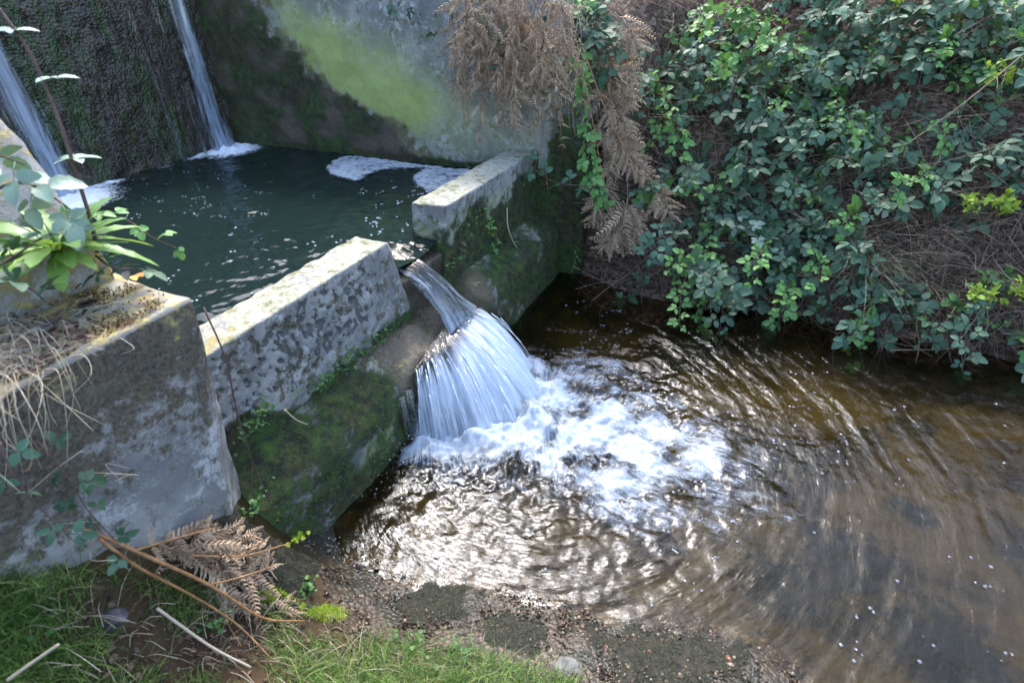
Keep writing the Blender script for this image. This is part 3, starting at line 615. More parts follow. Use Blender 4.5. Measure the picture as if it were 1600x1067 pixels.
uvs = np.stack([TH_*R.clip(.25, 3)*1.0, R], -1)
o = solid('stream_water', V.reshape(-1, 3), gridF(*Us.shape), M['stream'], attrs={'A': fo.ravel()}, uv=uvs.reshape(-1, 2)); tag(o, 'shallow rippling brown stream below the weir', 'water', kind='structure')

# ---- the fall through the notch
fall = empty('weir_cascade', W(1.05, -.6, 0), 'white cascade pouring through the weir notch and fanning over the ledge', 'waterfall')
def sheet(name, P, mat, white, cover, uv, parent): return solid(name, P.reshape(-1, 3), gridF(*P.shape[:2]), mat, parent, attrs={'A': np.stack([white.ravel(), cover.ravel()], -1)}, uv=uv.reshape(-1, 2))
# jet: leaves the pool, slides over the sill and drops to the ledge
for lay in range(2):
    sv, tv = np.meshgrid(np.linspace(-1, 1, 70), np.linspace(0, 1, 70), indexing='ij')
    n = np.interp(tv, [0, .2, .35, 1], [-.90, -.85, -.79, -.680]); tz = np.clip((tv-.2)/.8, 0, 1)
    z = .378-.022*sst(0, .3, tv)-.158*tz**1.45
    wid = np.interp(tv, [0, .15, .45, .8, 1], [.060, .046, .036, .042, .070]); uc = np.interp(tv, [0, .2, .4, 1], [1.085, 1.068, 1.070, 1.105])
    Pn = np.stack([sv*6, tv*1.2, np.full_like(sv, lay*9.)], -1); st = fbm(Pn, 1.0, 3, 150)
    u_ = uc+wid*sv+.006*st; z_ = z+(.020-.008*lay)*(1-sv**2)*np.interp(tv, [0, .3, .7, 1], [0, .5, 1, .5])+.008*st*sst(.15, .4, tv)-lay*.012
    P = WA(u_, n+.012*(1-sv**2)*tz-.01*lay, z_)
    sheet('jet', P, M['jet'], .30+.20*tv+.26*np.abs(sv), np.full_like(sv, 1.0)-.5*sst(.8, 1, np.abs(sv)), np.stack([sv*.5+lay*3, tv], -1), fall)
# curtain: fans off the ledge
for lay in range(4):
    sv, tv = np.meshgrid(np.linspace(0, 1, 260), np.linspace(-.16, 1, 60), indexing='ij')
    Pn = np.stack([sv*22, tv*.8, np.full_like(sv, lay*5.)], -1); st = fbm(Pn, 1.0, 4, 160); st2 = pn(np.stack([sv*6, tv*.5, np.full_like(sv, lay*5.)], -1), 1, 170)
    e_u, e_n, l_u, l_n = [np.interp(sv, s0, x) for x in (eu, en, lu, ln)]; tc = np.clip(tv, 0, 1); reach = 1-.09*lay+.10*st2+.05*st
    cu_ = 1.10
    u_ = np.where(tv < 0, e_u+(cu_-e_u)*(-tv/.16)*.75, e_u+(l_u-e_u)*tc*reach); n_ = np.where(tv < 0, e_n-.03*(-tv/.16), e_n+(l_n-e_n)*tc*reach)
    ze = .180+.012*np.sin(np.pi*sv)-lay*.006
    z_ = np.where(tv < 0, ze+.022*(-tv/.16), ze*(1-tc**1.75)-.012*tc)+.007*st
    P = WA(u_+.004*st, n_+.010*st*tc, z_)
    ends = np.minimum(sst(0, .10, sv), sst(1, .93, sv))
    white = .30+.34*sst(-.1, .55, tv)+.20*sst(.35, .7, sv)-.05*lay; cover = np.interp(lay, [0, 3], [.80, .50])-.30*(1-ends)+.15*sst(.3, .8, sv)-.16*sst(.45, .0, sv)+.2*sst(.6, 1, tv)-.45*sst(.0, -.14, tv)
    sheet('curtain', P, M['curtain'], white, cover, np.stack([sv+lay*2.7, tv*.6+lay], -1), fall)
# loose strands thrown clear of the sheet
mb = MB(); sa = []
for k in range(150):
    s_ = rng.random()**.8; e = (np.interp(s_, s0, eu), np.interp(s_, s0, en)); l = (np.interp(s_, s0, lu), np.interp(s_, s0, ln)); rc = rng.uniform(.75, 1.25); t0, t1 = sorted(rng.uniform(0, 1.02, 2)); t1 = max(t1, t0+.2); sw = rng.normal()*.012
    tq = np.linspace(t0, min(t1, 1.0), 9); zz = .184*(1-tq**1.75)+rng.uniform(0, .012)*tq
    mb.tube(WA(e[0]+(l[0]-e[0])*tq*rc+sw*tq, e[1]+(l[1]-e[1])*tq*rc+.006, zz), rng.uniform(.0008, .0022), .0006, 4)
mb.build('strands', M['strand'], fall)
# small side trickle on the mossy wall
for u_c, wd in ((.792, .010), (.825, .014)):
    sv, tv = np.meshgrid(np.linspace(-1, 1, 10), np.linspace(0, 1, 30), indexing='ij'); P = WA(u_c+wd*sv, -.678+.010*(1-sv**2)+.012*tv, .16*(1-tv))
    sheet('trickle', P, M['curtain'], .45+0*sv, .62+0*sv, np.stack([sv*.05+u_c, tv*.3], -1), fall)
# spray drops and froth lumps
mb = MB()
def blob(mb, c, r, sq=1.0, k=6):
    th = np.linspace(0, 2*math.pi, k, endpoint=False); V = [(c[0], c[1], c[2]+r*sq)]
    for q, rr in ((.55, .8), (-.1, 1.0)): V += [(c[0]+r*rr*math.cos(x+q), c[1]+r*rr*math.sin(x+q), c[2]+r*q*sq) for x in th]
    F = [[0, 1+j, 1+(j+1) % k] for j in range(k)]+[[1+j, 1+k+j, 1+k+(j+1) % k, 1+(j+1) % k] for j in range(k)]+[[1+k+j for j in range(k)][::-1]]
    mb.add(V, F)
for k in range(900):
    s_ = rng.random(); q = abs(rng.normal()*.035); u_ = np.interp(s_, s0, lu)+rng.normal()*.05; n_ = np.interp(s_, s0, ln)+rng.normal()*.05+.03
    blob(mb, W(u_, n_, .005+q), rng.uniform(.0008, .0030), 1)
o = mb.build('spray_drops', M['foam']); tag(o, 'white spray drops at the foot of the cascade', 'spray', kind='stuff')
# ---- thin waterfalls on the dam face
def dam_fall(label, uc, w, wt, n=26):
    root = empty('dam_waterfall', W(uc, ND, POOL_Z), label, 'waterfall')
    for lay in range(2):
        sv, tv = np.meshgrid(np.linspace(-1, 1, 40), np.linspace(0, 1, 90), indexing='ij'); z_ = 1.25+(POOL_Z-1.25)*tv
        Pn = np.stack([sv*5, tv*3, np.full_like(sv, lay*3.+uc)], -1); st = fbm(Pn, 1, 3, 180)
        P = WA(uc+(w*(.8+.3*tv))*sv+.008*fbm(np.stack([tv*4, tv*0, tv*0+uc], -1), 1, 2, 3)+.012*st*tv, ND+.05*(1.26-z_)-.045+.026+.010*(1-sv**2)+.006*st+.008*lay, z_)
        sheet('water_sheet', P, M['trickle'], .38+.30*wt+.15*tv-.25*np.abs(sv), .56+.20*wt-.45*np.abs(sv)**1.5-.08*lay, np.stack([sv*.5+lay*2+uc*5, tv], -1), root)
dam_fall('wide thin waterfall down the right corner of the dam face', 1.595, .066, .6)
dam_fall('thin waterfall down the dam beside the left abutment', .955, .055, .6)
dam_fall('faint trickle down the dark middle of the dam', 1.40, .022, -.15)
dam_fall('faint water veil down the dam left of the wide waterfall', 1.50, .016, -.2)
# ---- foam rafts on the pool
def inside(poly, X, Y):
    r = np.zeros(X.shape, bool); j = len(poly)-1
    for i in range(len(poly)):
        xi, yi = poly[i]; xj, yj = poly[j]; c = ((yi > Y) != (yj > Y)) & (X < (xj-xi)*(Y-yi)/(yj-yi+1e-12)+xi); r ^= c; j = i
    return r
def raft(label, outl):
    poly = np.array(bez([tuple(hz(x, y, POOL_Z)[:2])+(0,) for x, y in outl+[outl[0]]], len(outl)*5))[:, :2]
    x0, y0 = poly.min(0)-.02; x1, y1 = poly.max(0)+.02; xs = np.arange(x0, x1, .009); ys = np.arange(y0, y1, .009); X, Y = np.meshgrid(xs, ys, indexing='ij')
    wob = np.stack([X, Y, X*0], -1); I = inside(poly, X+.02*fbm(wob, 14, 3, 200), Y+.02*fbm(wob, 14, 3, 210)).astype(float)
    B = I.copy()
    for _ in range(3): B = (B+np.roll(B, 1, 0)+np.roll(B, -1, 0)+np.roll(B, 1, 1)+np.roll(B, -1, 1))/5
    BB = B.copy()
    for _ in range(6): BB = (BB+np.roll(BB, 1, 0)+np.roll(BB, -1, 0)+np.roll(BB, 1, 1)+np.roll(BB, -1, 1))/5
    Z = S*POOL_Z+.003+.012*sst(.3, 1, B)*I+.004*fbm(wob, 30, 3, 220)*I-.02*(1-I)
    keep = (I[:-1, :-1]+I[1:, :-1]+I[1:, 1:]+I[:-1, 1:]) > 0; idx = np.arange(X.size).reshape(X.shape)
    F = np.stack([idx[:-1, :-1], idx[1:, :-1], idx[1:, 1:], idx[:-1, 1:]], -1)[keep]
    usd, inv = np.unique(F, return_inverse=True)
    V = np.stack([X.ravel(), Y.ravel(), Z.ravel()], -1)[usd]
    tag(solid('foam_raft', V, np.asarray(inv).reshape(F.shape), M['lacy'], attrs={'A': (sst(.35, 1.0, BB)*.75*I).ravel()[usd]}), label, 'foam')
raft('long curved raft of white foam along the algae wall', [(506, 270), (515, 258), (540, 247), (600, 251), (655, 259), (700, 264), (690, 268), (640, 266), (600, 268), (578, 276), (560, 286), (530, 281)])
raft('rounded raft of white foam touching the right weir wall', [(655, 268), (690, 266), (735, 267), (735, 280), (700, 295), (670, 306), (655, 296), (643, 282)])
mb = MB()
def flecks(mb, n, x0, x1, y0, y1, r0, r1, z, cl=3, ok=None):
    while n > 0:
        px, py = rng.uniform(x0, x1), rng.uniform(y0, y1)
        if ok and not ok(px, py): continue
        c = hz(px, py, z)
        for _ in range(rng.integers(1, cl+1)): blob(mb, (c[0]+rng.normal()*.01, c[1]+rng.normal()*.01, S*z+.002), rng.uniform(r0, r1), .55)
        n -= 1
flecks(mb, 45, 200, 640, 290, 480, .002, .0062, POOL_Z, 3, lambda x, y: y < 505-.42*(x-300) and y > 330-.25*(x-200))
flecks(mb, 40, 560, 720, 280, 380, .003, .007, POOL_Z, 3, lambda x, y: y < 390-.6*(x-600))
flecks(mb, 70, 150, 430, 255, 340, .002, .005, POOL_Z, 2)
o = mb.build('foam_flecks', M['foam']); tag(o, 'scattered white foam flecks drifting on the dark pool', 'foam', kind='stuff')
mb = MB()
flecks(mb, 55, 1000, 1590, 520, 1040, .002, .0075, 0.001, 2, lambda x, y: y > 500+.1*(x-1000) and pn(np.array([x/160., y/110., 3.]), 1, 5) > -.05)
flecks(mb, 70, 1080, 1330, 560, 760, .003, .007, 0.001, 2)
flecks(mb, 60, 620, 1200, 720, 900, .003, .007, 0.001, 2); flecks(mb, 60, 880, 1120, 470, 590, .003, .008, 0.001, 2); flecks(mb, 60, 560, 660, 700, 900, .002, .005, .001, 2)
o = mb.build('stream_bubbles', M['bubble']); tag(o, 'clear round bubbles floating on the rippling stream', 'bubbles', kind='stuff')

# ================================================================ PLANTS
def leaflet(L, w, fold=.25, droop=.15, seg=6, serr=.06, pinch=.85, wave=0.0):
    """ovate toothed leaflet along +x, midrib folded, tip drooping"""
    V, F = [], []
    for i in range(seg+1):
        t = i/seg; ww = w*math.sin(math.pi*t**pinch)**.62*(1-.10*t) if 0 < t < 1 else 0.0
        if 0 < i < seg: ww *= 1+serr*(1 if i % 2 else -1)
        z = -droop*L*t*t
        V += [(t*L, -ww, z+fold*ww+wave*math.sin(t*9)*w), (t*L, 0, z), (t*L, ww, z+fold*ww-wave*math.sin(t*8+1)*w)]
    for i in range(seg):
        a = 3*i
        if i == 0: F += [[1, 3, 4], [1, 4, 5]]
        elif i == seg-1: F += [[a, a+4, a+1], [a+1, a+4, a+2]]
        else: F += [[a, a+3, a+4, a+1], [a+1, a+4, a+5, a+2]]
    return np.array(V), F
def rotz(V, a, tilt=0.0, off=(0, 0, 0), roll=0.0):
    c, s = math.cos(a), math.sin(a); ct, st_ = math.cos(tilt), math.sin(tilt); cr, sr = math.cos(roll), math.sin(roll)
    V = V @ np.array([[1, 0, 0], [0, cr, -sr], [0, sr, cr]]).T
    V = V @ np.array([[ct, 0, st_], [0, 1, 0], [-st_, 0, ct]]).T
    return V @ np.array([[c, -s, 0], [s, c, 0], [0, 0, 1]]).T+np.array(off)
def compound(mat, n, L, w, seed, name='leaf', pet=.9, serr=.07):
    """bramble leaf: petiole and 3 or 5 leaflets"""
    r = np.random.default_rng(seed); mb = MB(); p = pet*L*.8
    mb.tube([(0, 0, 0), (p*.5, 0, .04*L), (p, 0, .02*L)], .0016, .0012, 4)
    angs = [0, 1.4, -1.4] if n == 3 else [0, .95, -.95, 1.9, -1.9]
    for k, a in enumerate(angs):
        sc = (1, .85, .85, .62, .62)[k]*r.uniform(.9, 1.1); V, F = leaflet(L*sc, w*sc, r.uniform(.1, .4), r.uniform(.05, .35), 8, serr)
        aa = a+r.normal()*.12; of = (.26 if k == 0 else .07)*L; o_ = (p+of*math.cos(aa), of*math.sin(aa), .02*L); mb.tube([(p, 0, .02*L), o_], .0011, .0009, 3); mb.add(rotz(V, aa, r.normal()*.18, o_, r.normal()*.25), F)
    return mb.mesh(name, mat)
LEAF = {k: [compound(M[k], 3 if i < 4 else 5, L, L*wr, i+q) for i in range(6)] for q, (k, L, wr) in enumerate([('dark', .048, .37), ('fresh', .037, .41), ('pale', .052, .35)])}
def small_leaf_mesh(mat, L, w, seed, name='leaf'):
    V, F = leaflet(L, w, .25, .2, 5, 0, .9); mb = MB(); mb.tube([(-.012, 0, 0), (0, 0, 0)], .0008, .0008, 4); mb.add(V, F); return mb.mesh(name, mat)
LIME = [small_leaf_mesh(M['lime'], L, L*.30, i) for i, L in enumerate((.022, .028, .034))]

def cane_path(P, nrm, length, lean, droop, k=9):
    """arching cane from P: out along nrm+lean, bending down under its weight"""
    d = (Vector(nrm)*1.0+Vector(lean)).normalized(); p = Vector(P); out = [p.copy()]; st = length/k
    for i in range(k):
        d = (d+Vector((0, 0, -1))*droop*(i+1)/k+rv(.10)).normalized(); p = p+d*st; out.append(p.copy())
    return np.array([tuple(x) for x in out])
OUT = Vector((-UX, -UY, 0))
def leaves_on(path, root, meshes, step, size=(.8, 1.25), face=Vector((-.25, -.55, .9)), start=.12, name='leaf', spread=.9, dz=.15):
    seg = np.linalg.norm(np.diff(path, axis=0), axis=1); cum = np.r_[0, np.cumsum(seg)]; side = 1
    s_ = cum[-1]*start
    while s_ <= cum[-1]:
        p = np.array([np.interp(s_, cum, path[:, i]) for i in range(3)]); k = min(np.searchsorted(cum, s_), len(path)-1)
        T = Vector(path[k]-path[k-1]).normalized(); side = -side
        f = (face+rv(.38)).normalized(); x = (T*.5+T.cross(f)*side*spread+Vector((0, 0, dz))+rv(.3)).normalized()
        link(name, meshes[rng.integers(len(meshes))], root, frame(p, x, f, rng.uniform(*size)))
        s_ += step*rng.uniform(.7, 1.35)
def proj(P):
    d = np.asarray(P)-CAM; c, s = math.cos(PITCH), math.sin(PITCH); fw = d[..., 1]*c-d[..., 2]*s; dn = -d[..., 1]*s-d[..., 2]*c
    return 800+FPX*d[..., 0]/fw, 533.5+FPX*dn/fw
# ---- bramble bushes over the right bank: centre, spread (as seen), canes, share of young leaves
BUSH = [
    ('bramble bush with dark leaves above the dead fern column', (1035, 45), (70, 55), 12, .30),
    ('bramble bush topped with pale green young leaves at the upper bank', (1160, 75), (85, 50), 17, .55),
    ('dense teal-leaved bramble bush right of the dead fern column', (1085, 170), (75, 60), 15, .22),
    ('dense bramble bush in the middle of the bank below the pale leaves', (1210, 175), (80, 55), 16, .18),
    ('bramble bush spreading at the top of the bank', (1310, 85), (80, 50), 13, .18),
    ('bramble bush with broad bluish leaves halfway down the bank', (1130, 285), (75, 45), 13, .12),
    ('large-leaved bramble bush hanging over the water by the bare roots', (1090, 385), (60, 45), 13, .22),
    ('bramble bush with bright shoots at the foot of the bank', (1195, 370), (75, 45), 14, .30),
    ('thin bramble bush on the bare patch of the bank', (1320, 250), (75, 55), 9, .25),
    ('bramble bush in the upper right corner', (1470, 90), (85, 60), 8, .15),
    ('shaded bramble bush at the right edge of the bank', (1560, 205), (60, 50), 6, .15),
    ('low bramble bush reaching the water left of the grass tussock', (1265, 420), (50, 30), 5, .15),
    ('low bramble bush at the lower right waterside', (1500, 430), (80, 50), 5, .2),
    ('bramble bush draped over the top end of the side wall', (870, 60), (60, 60), 10, .3),
    ('bramble bush under the top edge between the pale leaves and the lime leaves', (1240, 20), (70, 35), 10, .2),
    ('dark bramble bush behind the lime leaves at the top edge', (1400, 45), (70, 40), 10, .15),
    ('dark bramble bush in the topmost right corner', (1560, 40), (70, 45), 11, .12),
    ('bramble bush at the very top edge near the right corner', (1500, 5), (60, 30), 8, .2),
    ('sparse bramble bush at the right edge under the corner bush', (1600, 110), (40, 40), 6, .2),
    ('bramble bush in the gap above the grass tussock', (1290, 345), (55, 40), 8, .25),
    ('loose bramble bush between the thin twigs at mid right', (1400, 195), (70, 45), 8, .2),
    ('loose bramble bush under the long pale twig', (1485, 280), (60, 40), 5, .2),
    ('low bramble bush trailing into the water right of the grass tussock', (1400, 455), (50, 30), 5, .3),
    ('dark bramble bush at the top edge beside the hanging bracken', (950, 15), (50, 35), 8, .2),
    ('bramble bush with small leaves above the waterside lime sprigs', (1420, 320), (70, 60), 5, .2),
]
for label, (cx, cy), (sx, sy), nc, fresh in BUSH:
    base = hit_bank(cx, cy); root = empty('bramble_bush', base, label, 'bush', 'bramble bushes on the right bank'); root.pop('group', None)
    for k in range(nc):
        px, py = cx+rng.uniform(-1, 1)*sx, cy+rng.uniform(-1, 1)*sy
        P = hit_bank(px, py+18); nm = bank_normal(P); young = rng.random() < fresh+.10
        path = cane_path(P-np.array(nm)*.02, nm, rng.uniform(.28, .58), OUT*rng.uniform(-.1, .9)+Vector((NX, NY, 0))*rng.normal()*.9+Vector((0, 0, rng.uniform(.0, .8))), rng.uniform(.25, .75))
        mb = MB(); mb.tube(path, .0032, .0013, 5); mb.build('stem', M['cane'], root)
        leaves_on(path, root, LEAF['fresh' if young else 'dark'], .032 if young else .035, (.55, 1.4))
# ---- single bramble shoots that stand out
def shoot(name, label, pts, mat, step, size, r=.003, matc='cane', face=Vector((-.25, -.55, .9)), start=.1):
    root = empty(name, pts[0], label, 'bramble'); path = bez(pts, 24); mb = MB(); mb.tube(path, r, r*.5, 6); mb.build('stem', M[matc], root)
    for i in range(2, len(path)-1, 2):              # thorns
        pass
    leaves_on(path, root, LEAF[mat], step, size, face, start); return root, path
def bu(px, py, off): P = hit_bank(px, py); return P+np.array(bank_normal(P))*off
shoot('bramble_shoot', 'bright green bramble shoot hanging straight down beside the dead fern', [hu(898, 50, 1.80), hu(908, 130, 1.78), hu(915, 200, 1.77), hu(922, 260, 1.76), hu(938, 320, 1.75)], 'fresh', .020, (.85, 1.25))
shoot('bramble_shoot', 'bluish bramble shoot crossing in front of the side wall end', [hu(960, 292, 1.80), hu(900, 290, 1.72), hu(860, 282, 1.70), hu(825, 255, 1.70)], 'dark', .07, (.9, 1.2))
shoot('bramble_shoot', 'bright bramble shoot spreading right at the foot of the dead fern', [bu(985, 335, .1), bu(1040, 310, .16), bu(1090, 320, .17)], 'fresh', .03, (.9, 1.4))
shoot('bramble_shoot', 'broad pale bramble leaves leaning over the water', [bu(1110, 330, .08), bu(1150, 370, .18), bu(1190, 395, .2)], 'pale', .05, (.9, 1.2))
shoot('bramble_shoot', 'light green bramble shoot with large leaves on the middle bank', [bu(1200, 320, .06), bu(1245, 325, .14), bu(1290, 330, .14)], 'fresh', .028, (.9, 1.5))
shoot('bramble_shoot', 'thin shoot dipping to the water below the grass tussock', [bu(1330, 440, .05), bu(1390, 450, .1), bu(1430, 490, .1), hz(1490, 540, .01)], 'fresh', .05, (.6, .9), .0022)
shoot('ivy_shoot', 'small ivy shoot clinging to the face of the right weir wall', [hn(755, 320, NW+.012), hn(762, 350, NW+.016), hn(775, 375, NW+.02), hn(770, 395, NW+.02)], 'fresh', .022, (.35, .6), .0015)
shoot('ivy_shoot', 'few dark leaves on the grey side wall beside the hanging bracken', [hu(695, 10, 1.73), hu(690, 40, 1.72), hu(672, 70, 1.72)], 'dark', .04, (.7, 1.0), .0015)
shoot('ivy_shoot', 'small sprig of leaves at the top of the algae wall', [hu(645, 0, 1.73), hu(618, 20, 1.72), hu(612, 45, 1.72)], 'dark', .04, (.7, .9), .0015)

# ---- lime-green sprigs
def sprig(label, px, py, n, spread, off=.24, M0=None):
    P = bu(px, py, off); root = empty('lime_sprig', P, label, 'sapling')
    foot = hit_bank(px+rng.uniform(-10, 10), py+25); mb = MB(); mb.tube(bez([foot, (foot+P)/2+np.array([0, 0, .03]), P], 8), .002, .001, 5); mb.build('stem', M['twig'], root)
    for k in range(n):
        q = P+rng.normal(size=3)*np.array([1, .6, .7])*spread; d = Vector(q-P)+Vector((0, -.01, .02))
        mb = MB(); mb.tube([P, q], .0009, .0006, 4); mb.build('twig', M['twig'], root)
        for j in range(6):
            x = (rv(1)+Vector((0, -.3, .6))).normalized(); link('leaf', LIME[rng.integers(3)], root, frame(q+rng.normal(size=3)*.008, x, Vector((-.2, -.5, .8))+rv(.4), rng.uniform(.8, 1.4)))
for a in [('lime green sprig alone in the shade at upper right', 1535, 155, 9, .032), ('yellow-green sprig at the right picture edge', 1585, 325, 12, .045), ('small upright lime sprig on the brown bank', 1478, 345, 7, .028),
          ('lime sprig between the two brighter right-hand sprigs', 1528, 345, 9, .032), ('low lime sprig near the waterside at right', 1515, 470, 10, .045), ('lime sprig at the lower right edge by the water', 1580, 455, 8, .04),
          ('lime leaves at the top edge above the pale brambles', 1350, 18, 9, .04), ('lime leaves at the top edge further right', 1430, 10, 8, .045), ('lime sprig just below the top edge', 1395, 45, 6, .03)]: sprig(*a)

# ---- dead bracken
def pinna_mesh(seed):
    r = np.random.default_rng(seed); mb = MB(); k = 9; L = 1.0
    path = np.array([(t*L, .04*math.sin(3*t), -.32*t*t+.05*math.sin(5*t+seed)) for t in np.linspace(0, 1, 6)]); mb.tube(path, .014, .006, 3)
    for i in range(1, k+1):
        t = i/(k+.6); b = np.array([np.interp(t, np.linspace(0, 1, 6), path[:, c]) for c in range(3)]); ll = .24*(1-t)**.6+.04
        for sgn in (-1, 1):
            a = r.uniform(.75, 1.2); cr = r.uniform(.2, .9); d = np.array([math.cos(a), sgn*math.sin(a), 0]); m = b+d*ll*.55+np.array([0, 0, -.04*cr]); e = b+d*ll*.85+np.array([.02, 0, -ll*cr])
            wv = np.array([.042, 0, 0])
            mb.add([b-wv*.6, b+wv*.6, m+wv*.75, m-wv*.75, e], [[0, 1, 2, 3], [3, 2, 4]])
    return mb.mesh('pinna', M['fern'])
PIN = [pinna_mesh(i) for i in range(5)]
def frond(label, path, width, pairs=13, face=Vector((0, -.6, .6)), curl=.3, group=None):
    path = bez(path, 18); root = empty('dead_fern_frond', path[0], label, 'fern', None); mb = MB(); mb.tube(path, .0035, .0010, 5); mb.build('stalk', M['brown'] if rng.random() < .3 else M['twig'], root)
    cum = np.r_[0, np.cumsum(np.linalg.norm(np.diff(path, axis=0), axis=1))]; 
    for k in range(pairs):
        t = .16+.82*k/pairs; s_ = cum[-1]*t; p = np.array([np.interp(s_, cum, path[:, i]) for i in range(3)]); j = min(np.searchsorted(cum, s_), len(path)-1); T = Vector(path[j]-path[j-1]).normalized()
        wd = width*(1-t)**.75*(.55+.9*min(t*3, 1))*.75+.012
        for sgn in (-1, 1):
            if rng.random() < .16: continue
            f = (face+rv(curl)).normalized(); x = (T*.75+T.cross(f)*sgn+rv(curl)*.8+Vector((0, 0, -.25))).normalized()
            link('pinna', PIN[rng.integers(5)], root, frame(p, x, f, wd*rng.uniform(.6, 1.25)))
    return root
def fu(pts, u0): return [hu(x, y, u0+d) for x, y, d in pts]
where = ['topmost', 'upper', 'middle', 'lower', 'lowest']
# curtain of shrivelled bracken over the side wall
HANG = [((712, -20), (718, 80), (725, 190), 'leftmost'), ((735, -30), (742, 60), (738, 150), 'second'), ((755, -30), (768, 90), (790, 200), 'third'), ((775, -20), (780, 100), (772, 215), 'fourth'), ((800, -30), (808, 80), (800, 175), 'fifth'),
        ((815, 0), (825, 120), (838, 235), 'sixth'), ((840, -20), (850, 90), (862, 190), 'seventh'), ((858, 20), (870, 130), (880, 240), 'eighth'), ((790, -60), (760, 40), (740, 130), 'crossing'), ((830, -50), (800, 60), (765, 140), 'slanting'), ((880, -30), (850, 60), (826, 180), 'rightmost'), ((722, -50), (730, 30), (722, 120), 'uppermost left'), ((748, 60), (752, 130), (748, 235), 'low left'), ((795, 90), (800, 160), (812, 225), 'low middle'), ((825, 60), (815, 130), (795, 195), 'inner'), ((850, 40), (838, 110), (850, 215), 'low right'), ((770, -40), (790, 30), (815, 110), 'upper middle'), ((860, -50), (880, 20), (890, 120), 'upper right'), ((705, 20), (712, 90), (708, 160), 'outermost left')]
for i, (a, b, c, w) in enumerate(HANG):
    d = rng.uniform(-.07, -.01)
    frond(f'shrivelled brown bracken frond hanging over the grey side wall, {w} of the cluster', [hu(*a, 1.80+d), hu(*b, 1.75+d), hu(*c, 1.74+d)], .135, 16, Vector((-.5, -.7, .2)), .75)
# column of dead fern beside the wall end
COLM = [((925, 40), (950, 90), (1000, 130), .13), ((930, 70), (965, 130), (990, 175), .13), ((945, 90), (960, 160), (985, 215), .12), ((940, 150), (960, 210), (1000, 260), .12), ((950, 190), (975, 240), (1035, 285), .10),
        ((955, 200), (985, 250), (1015, 300), .10), ((930, 170), (945, 240), (960, 300), .09), ((985, 300), (970, 345), (935, 400), .15), ((1000, 310), (990, 350), (985, 395), .11), ((945, 270), (935, 310), (918, 355), .08), ((1010, 280), (1040, 320), (1050, 360), .08), ((960, 20), (985, 50), (1000, 90), .10)]
nm_ = ['topmost', 'second', 'third', 'fourth', 'fifth', 'sixth', 'left-hand', 'lowest and widest', 'drooping', 'narrow left', 'small right', 'small upper']
for (a, b, c, w), nme in zip(COLM, nm_):
    pts = []
    for (x, y), off in ((a, .10), (b, .17), (c, .20)):
        P = hit_bank(x, y); u0 = toun(P)[0]; pts.append(hu(x, y, min(u0-.03, 1.93)-off*.35))
    frond(f'{nme} dead fern frond in the brown column beside the side wall', pts, w*1.7, 20, Vector((-.4, -.8, .3)), .45)
# dead fern on the near bank
for i, (a, b, c, w, nme) in enumerate([((215, 858, .36), (290, 838, .33), (345, 822, .30), .10, 'upper'), ((250, 890, .30), (330, 870, .26), (425, 858, .20), .12, 'middle'), ((330, 918, .22), (385, 905, .2), (430, 882, .17), .10, 'right'), ((300, 900, .24), (350, 935, .20), (400, 955, .15), .09, 'lower'), ((240, 850, .33), (300, 870, .29), (360, 900, .23), .09, 'inner'), ((300, 850, .30), (350, 840, .27), (400, 835, .24), .10, 'upper right'), ((350, 880, .24), (390, 885, .2), (425, 905, .15), .09, 'small right'), ((260, 860, .33), (320, 850, .30), (375, 860, .25), .11, 'broad'), ((380, 930, .17), (430, 945, .13), (470, 965, .10), .07, 'outer')]):
    frond(f'{nme} dead bracken frond lying at the foot of the concrete pier', [hz(*a), hz(*b), hz(*c)], w, 14, Vector((0, -.3, 1)), .95)
# long hanging bracken stalks
for i, (pts, lab) in enumerate([([(1250-430+5, -20), (812, 100), (818, 200)], 'pale'), ]): pass

mb = MB()
for k in range(270):
    px = rng.uniform(705, 910); py = rng.uniform(-40, 110+110*rng.random()**2*(1+.5*math.sin(px*.09)))-.25*max(0, 760-px); P = hu(px, py, rng.uniform(1.70, 1.79)); L = rng.uniform(.04, .30)*rng.uniform(.5, 1); q = P+np.array([rng.normal()*.03, -rng.uniform(0, .03), -L])
    mb.tube(bez([P, (P+q)/2+rng.normal(size=3)*.018, q, q+rng.normal(size=3)*.02], 9), rng.uniform(.0007, .002), .0005, 3)
    for j in range(5):
        b = P+(q-P)*rng.random(); e = b+rng.normal(size=3)*.014+np.array([0, 0, -.008]); m = (b+e)/2+rng.normal(size=3)*.005; mb.add([b, m+np.array([.002, 0, .002]), e, m-np.array([.002, 0, .002])], [[0, 1, 2, 3]])
o = mb.build('bracken_tangle', M['fern']); tag(o, 'tangled shreds of dead bracken draped over the side wall end', 'bracken', kind='stuff')

# ---- bare twigs
def twig(label, pts, r0=.004, r1=.0012, mat='twig', side=3, name='bare_twig'):
    path = bez(pts, 26); root = empty(name, pts[0], label, 'twig'); mb = MB(); mb.tube(path, r0, r1, 6); mb.build('stem', M[mat], root)
    for k in range(side):
        i = rng.integers(4, len(path)-2); T = Vector(path[i+1]-path[i]).normalized(); d = (T+rv(.5)).normalized(); L = rng.uniform(.05, .14)
        q = [path[i]+np.array(d)*L*s for s in (0, .4, .8, 1)]; q[2] = q[2]+rng.normal(size=3)*.008; mb = MB(); mb.tube(q, r1*1.2, r1*.6, 5); mb.build('branch', M[mat], root)
    return root
twig('long bare twig slanting down from the right edge', [bu(1598, 100, .35), bu(1500, 180, .33), bu(1420, 245, .25), bu(1310, 300, .05)], .004, .002)
twig('long pale twig lying across the brown bank', [bu(1610, 225, .20), bu(1500, 262, .16), bu(1400, 280, .12), bu(1270, 285, .05)], .006, .003)
